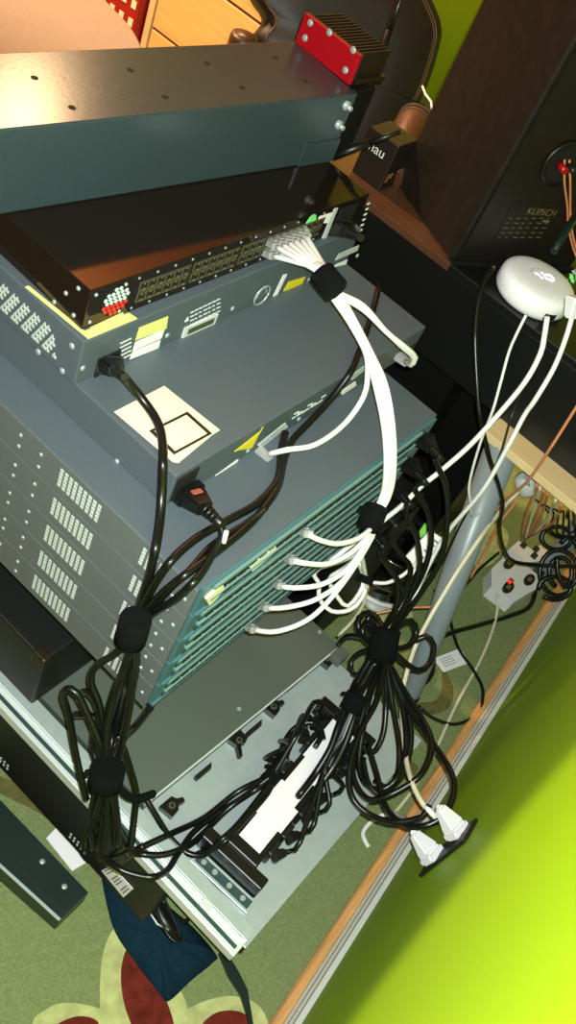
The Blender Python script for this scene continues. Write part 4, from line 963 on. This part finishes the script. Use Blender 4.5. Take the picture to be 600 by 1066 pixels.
# ------------------------------------------------------------------ lower left of the floor
def flatbox(name, label, cat, px, h, m, extra=None):
    P = [HZ(u, v, FZ+h) for u, v in px]; c = sum(P, Vector())/len(P); c.z = FZ; r = thing(name, label, cat, c)
    q = B(); q.prism([p-c for p in P], (0, 0, -h+.0005), m); q.build('case', r); return r, c, P
r, c, P = flatbox('set_top_box', 'dark green-black slab shaped box on the carpet at lower left', 'electronic device', ((-40, 780), (-10, 822), (92, 929), (62, 958), (-60, 850)), .04, 'darkteal')
q = B(); a, bb2 = HZ(61, 959, FZ+.04)-c, HZ(-50, 858, FZ+.04)-c; dn = (HZ(92, 929, FZ+.04)-HZ(62, 958, FZ+.04)).normalized(); q.prism([a, bb2, bb2+dn*.004, a+dn*.004], (0, 0, .0012), 'silver'); q.build('edge_trim', r)
q = B(); a, bb2 = HZ(67, 952, FZ+.04)-c, HZ(-40, 852, FZ+.04)-c; q.prism([a, bb2, bb2+dn*.003, a+dn*.003], (0, 0, .0006), 'hole'); q.build('seam', r)
screws([HZ(*uv, FZ+.04)-c for uv in ((44, 897), (67, 923))], (0, 0, 1), r, .004)
q = B(); q.prism([fl(u, v, .001) for u, v in ((48, 873), (61, 859), (95, 895), (75, 907))], (0, 0, .0012), 'label'); tag(q.build('white_card'), 'blank white card on the carpet between dark box and chassis', 'card')
q = B(); 
cl = smoothpoly([(106, 905), (118, 902), (190, 955), (224, 992), (222, 1002), (200, 1020), (176, 1042), (166, 1034), (140, 1000), (120, 970), (110, 935)], 4)
cP = [fl(u, v, .002) for u, v in cl]; n_ = len(cP); cen = sum(cP, Vector())/n_; vs = [q.bm.verts.new(p) for p in cP]; ci = q.mi('bluecloth'); inner = []
for k, p in enumerate(cP): inner.append(q.bm.verts.new(p.lerp(cen, .3)+Vector((0, 0, .012+.006*math.sin(k*1.1)))))
cv = q.bm.verts.new(cen+Vector((0, 0, .016))); low = [q.bm.verts.new((p.x, p.y, FZ+.0003)) for p in cP]
for k in range(n_):
    j = (k+1) % n_
    for f in ((vs[k], vs[j], inner[j], inner[k]), (inner[k], inner[j], cv), (low[k], low[j], vs[j], vs[k])):
        f = q.bm.faces.new(f); f.smooth = True; f.material_index = ci
q.bm.faces.new(low[::-1]); tag(q.build('blue_cloth'), 'dark blue cloth bag lying on the carpet under the chassis corner', 'cloth')
# black buckle strap and its brown rim
bk = thing('belt_strap', 'black webbing strap with glossy buckle on the blue cloth', 'strap', tuple(fl(168, 945, .02)))
bo_ = fl(168, 945, .02)
q = B(); q.tube([fl(u, v, .022)-bo_ for u, v in ((152, 925), (160, 940), (170, 958), (184, 978))], [.008, .011, .011, .008], 'black', 8); q.build('webbing', bk)
q = B(); q.tube([fl(u, v, .034)-bo_ for u, v in smoothpoly([(158, 930), (166, 926), (186, 968), (188, 978), (182, 980), (172, 968)], 4)], .0018, 'cable', 6); q.build('buckle_frame', bk)
q = B(); q.tube([fl(u, v, .03)-bo_ for u, v in ((152, 930), (156, 950), (164, 962), (176, 968))], .0016, 'screw', 6); q.build('buckle_pin', bk)
q = B(); q.tube([fl(u, v, .010) for u, v in ((128, 938), (140, 952), (158, 962), (178, 964), (196, 958))], .0035, 'heatsink', 8); tag(q.build('brown_cord'), 'brown cord arc around the buckle on the blue cloth', 'cord')
P = [fl(u, v, .006) for u, v in ((228, 992), (238, 994), (248, 1010), (258, 1030), (264, 1066), (262, 1090), (258, 1090), (259, 1062), (250, 1034), (238, 1016))]
q = B(); q.prism(P, (0, 0, -.0055), 'darkteal'); tag(q.build('dark_strap'), 'dark narrow strap trailing from the chassis front corner over carpet', 'strap')

# ------------------------------------------------------------------ background
# leather office chair, a big rounded back seen past the steel box
ch = thing('office_chair', 'dark brown leather office chair with stitched rounded back', 'chair', (1.5, .72, FZ))
def tilt(u, v, off=0):   # plane of the backrest
    n = Vector((-.62, -.62, .48)).normalized(); return hit(u, v, Vector((1.02, .76, .25))-n*off, n)
cn = Vector((-.62, -.62, .48)).normalized(); cb = Vector((1.5, .72, FZ))
outl = [(284, -120), (262, -20), (278, 18), (266, 40), (282, 70), (300, 110), (325, 150), (340, 185), (372, 200), (404, 178), (428, 130), (446, 92), (458, 55), (462, 28), (450, -5), (420, -60), (360, -140)]
sm = smoothpoly(outl, 4)
q = B(); ctr = Vector((0, 0, 0)); A = [tilt(u, v)-cb for u, v in sm]; ctr = sum(A, Vector())/len(A); nn = len(A)
rings = [[ctr+(p-ctr)*s_+cn*o_ for p in A] for s_, o_ in ((.93, -.06), (1, -.045), (1, -.01), (.97, .004), (.86, .012), (.5, .016))]
i = q.mi('leather'); R_v = [[q.bm.verts.new(p) for p in r_] for r_ in rings]
for k in range(len(rings)-1):
    for j in range(nn): f = q.bm.faces.new((R_v[k][j], R_v[k][(j+1) % nn], R_v[k+1][(j+1) % nn], R_v[k+1][j])); f.smooth = True; f.material_index = i
q.bm.faces.new(R_v[-1]).material_index = i; q.bm.faces.new(R_v[0][::-1]).material_index = i; q.build('backrest', ch)
for s_, nm in ((.90, 'stitching'), (.875, 'stitching')):
    q = B(); q.tube([ctr+(p-ctr)*s_+cn*.0105 for p in A], .0016, 'stitch', 5); q.build(nm, ch)
q = B(); a = tilt(330, 60)-cb+cn*.016; bb2 = tilt(440, 110)-cb+cn*.012; q.tube([a, bb2], .002, 'blackmet', 5); q.build('seam', ch)
q = B(); q.box(-.08, .34, -.12, .26, .30, .38, 'leather', .02); q.build('seat', ch)
q = B(); q.cyl((.14, .08, .06), (.14, .08, .30), .03, 'blackmet', 16); q.build('gas_stem', ch)
q = B()
for k in range(5):
    a = k*2*math.pi/5; e = Vector((.14+math.cos(a)*.28, .08+math.sin(a)*.28, .05)); q.tube([(.14, .08, .08), e], [.022, .014], 'blackmet', 8); q.lathe(e+Vector((0, .015, -.022)), (0, -1, 0), [(0, .026), (.03, .026)], 'black', 16)
q.build('star_base', ch)
# capped post
ar = HD(255, 38, 1.45); q = B(); cp = thing('capped_post', 'brown grey round capped post standing behind the steel box', 'post', (ar.x, ar.y, FZ)); hz_ = ar.z-FZ
q.lathe((0, 0, 0), (0, 0, 1), [(0, .09), (.012, .09), (.018, .018), (hz_-.045, .018)], 'heatsink', 24); q.build('post', cp)
q = B(); q.lathe((0, 0, 0), (0, 0, 1), [(hz_-.045, .019), (hz_-.043, .0225), (hz_-.004, .0225), (hz_+.002, .0205), (hz_+.003, .017), (hz_+.001, .0165), (hz_+.001, .012), (hz_+.0025, .0115), (hz_+.0025, .001)], 'brownbag', 28); q.build('cap', cp)
# beige upholstered stool top left
bg = HD(40, 30, 1.55); st = thing('upholstered_stool', 'beige upholstered stool with round corner beyond the steel box', 'stool', (bg.x+.0, bg.y+.05, FZ))
so = Vector((bg.x, bg.y+.05, FZ)); tz = bg.z-FZ
pc = [(-120, 140), (-60, -60), (20, -40), (92, -14), (120, 8), (142, 34), (152, 62), (155, 110), (60, 150)]
q = B(); pp_ = [HZ(u, v, bg.z)-so for u, v in smoothpoly(pc, 4)]; cen = sum(pp_, Vector())/len(pp_); i = q.mi('beige'); rg = []
for s_, o_ in ((.98, -.08), (1, -.07), (1, -.015), (.985, -.003), (.95, .0)): rg.append([q.bm.verts.new(cen+(p-cen)*s_+Vector((0, 0, o_))) for p in pp_])
nn = len(pp_)
for k in range(len(rg)-1):
    for j in range(nn): f = q.bm.faces.new((rg[k][j], rg[k][(j+1) % nn], rg[k+1][(j+1) % nn], rg[k+1][j])); f.smooth = True; f.material_index = i
q.bm.faces.new(rg[-1]).material_index = i; q.bm.faces.new(rg[0][::-1]).material_index = i; q.build('cushion', st)
q = B(); q.cyl((cen.x, cen.y, 0), (cen.x, cen.y, tz-.08), .06, 'blackmet', 20); q.lathe((cen.x, cen.y, 0), (0, 0, 1), [(0, .17), (.015, .17), (.025, .07)], 'blackmet', 28); q.build('pedestal', st)
# birch shelf unit and red basket beyond
su = thing('shelf_unit', 'light birch drawer unit with flat panels beyond the steel box', 'drawer unit', (0, 0, FZ))
SX = 1.66
e_t = HX(158, 25, SX); y1 = e_t.y; su.location = (SX, y1, FZ); o = Vector((SX, y1, FZ))
UL = y1-1.04
q = B(); q.box(.02, .45, -UL, 0, 0, .95, 'birch', .002); q.build('carcass', su)
q = B(); q.box(-.004, .45, 0, .022, 0, .97, 'birchedge', .002); q.build('side_board', su)
zz = sorted([(HX(177, 43, SX)-o).z, (HX(254, 13, SX)-o).z]); lev = [0.02, zz[0], zz[1], zz[1]+.22, .94]
q = B(); q.box(.012, .02, -UL, 0, .02, .94, 'darkgap'); q.build('drawer_gap', su)
for k in range(4):
    q = B(); q.box(0, .012, -UL, -.004, lev[k]+.004, lev[k+1]-.004, 'birch', .002); q.build('drawer_front', su)
rbk = thing('red_basket', 'red plastic basket with square holes beside the birch drawer unit', 'basket', (SX-.03, y1+.03, FZ))
q = B(); q.box(0, .25, 0, .34, 0, .55, 'redplastic', .01); q.build('basket_body', rbk)
q = B()
for k in range(8):
    for j in range(10): q.box(-.002, 0, .012+k*.038, .030+k*.038, .03+j*.05, .03+j*.05+.022, 'cream_label')
q.build('square_hole', rbk)
# red amplifier on the steel box
am = thing('red_amplifier', 'small red metal module with black heatsink on end of the steel box', 'amplifier', (0, 0, 0))
zt = .4565; a0, a1 = HZ(307, 44, zt), HZ(363, 89, zt); dx_ = (a1-a0); L_ = dx_.length; am.location = a0; am.rotation_euler = (0, 0, math.atan2(dx_.y, dx_.x))
hh = .036
q = B(); q.box(0, L_, .0, .006, 0, hh, 'redmetal', .001); q.build('front_plate', am)
q = B()
for k in range(14): q.box(.003+k*(L_-.006)/14, .003+k*(L_-.006)/14+.0018, .008, .07, .004, hh-.002, 'heatsink')
q.box(.0, L_, .006, .07, 0, .006, 'heatsink'); q.box(0, L_, .006, .010, 0, hh-.001, 'blackmet'); q.build('heatsink', am)
for x, z in ((.012, .03), (.012, .012), (L_-.012, .036), (L_-.012, .012), (L_*.45, .035)): q = B(); q.lathe((x, 0, z), (0, -1, 0), [(0, .0045), (.001, .0035), (.0015, .001)], 'screw', 12); q.build('front_screw', am)
# wireless router body behind with two antennas
wr = thing('wireless_bridge', 'black wireless unit with two stick antennas at end of the steel box', 'router', (.515, .345, .3695))
q = B(); q.box(.0, .05, -.03, .07, -.0, .082, 'black', .004); q.build('body', wr)
ro = Vector((.515, .345, .3695))
for (a, c2, dA, dB) in (((385, 92), (424, -20), 1.22, 1.16), ((346, 163), (417, 137), 1.16, 1.14)):
    A_, B_ = HD(a[0], a[1], dA)-ro, HD(c2[0], c2[1], dB)-ro; m_ = A_.lerp(B_, .55)
    q = B(); q.cyl(A_, m_, .0058, 'black', 12, .0048); q.cyl(m_, B_, .0036, 'black', 12, .003); q.cyl(A_.lerp(Vector((.03, 0, .05)), 1), A_, .0045, 'black', 8); q.build('antenna', wr)
# dark box with printed letters, brown bag
hb = HD(398, 178, 1.36); hbo = thing('accessory_box', 'dark printed box with white letters standing between chair and speaker', 'box', (hb.x+.02, hb.y, CZ))
q = B(); q.box(0, .055, -.0, .055, 0, .075, 'leather', .002); q.build('box_body', hbo)
ta = HD(392, 160, 1.33)
textmesh('hau', .021, 'whiteink', 'box_lettering', Vector((-.0008, .045, .045)), (0, -1, 0), (0, 0, 1), hbo)
textmesh('ge', .02, 'copper', 'box_lettering', Vector((.002, -.0008, .02)), (1, 0, 0), (0, 0, 1), hbo)
bg_ = HD(432, 125, 1.5); q = B(); a, c2 = HD(436, 118, 1.5), HD(404, 186, 1.42); ax = (c2-a); 
q.tube([a, a+ax*.06, a+ax*.25, a+ax*.7, c2], [.012, .024, .03, .028, .022], 'brownbag', 16)
for t_ in (.1, .16): q.tube([a+ax*t_+Vector((0, 0, .0)), a+ax*(t_+.01)], [.029, .029], 'stitch', 16)
tag(q.build('rolled_bag'), 'brown rolled bag standing against the loudspeaker', 'bag')
q = B(); q.tube([HD(u, v, d) for u, v, d in ((440, 90, 1.6), (443, 98, 1.58), (449, 106, 1.57), (450, 114, 1.56))], .002, 'wcable', 6); tag(q.build('white_hook'), 'short white cord end against the yellow green wall', 'cord')
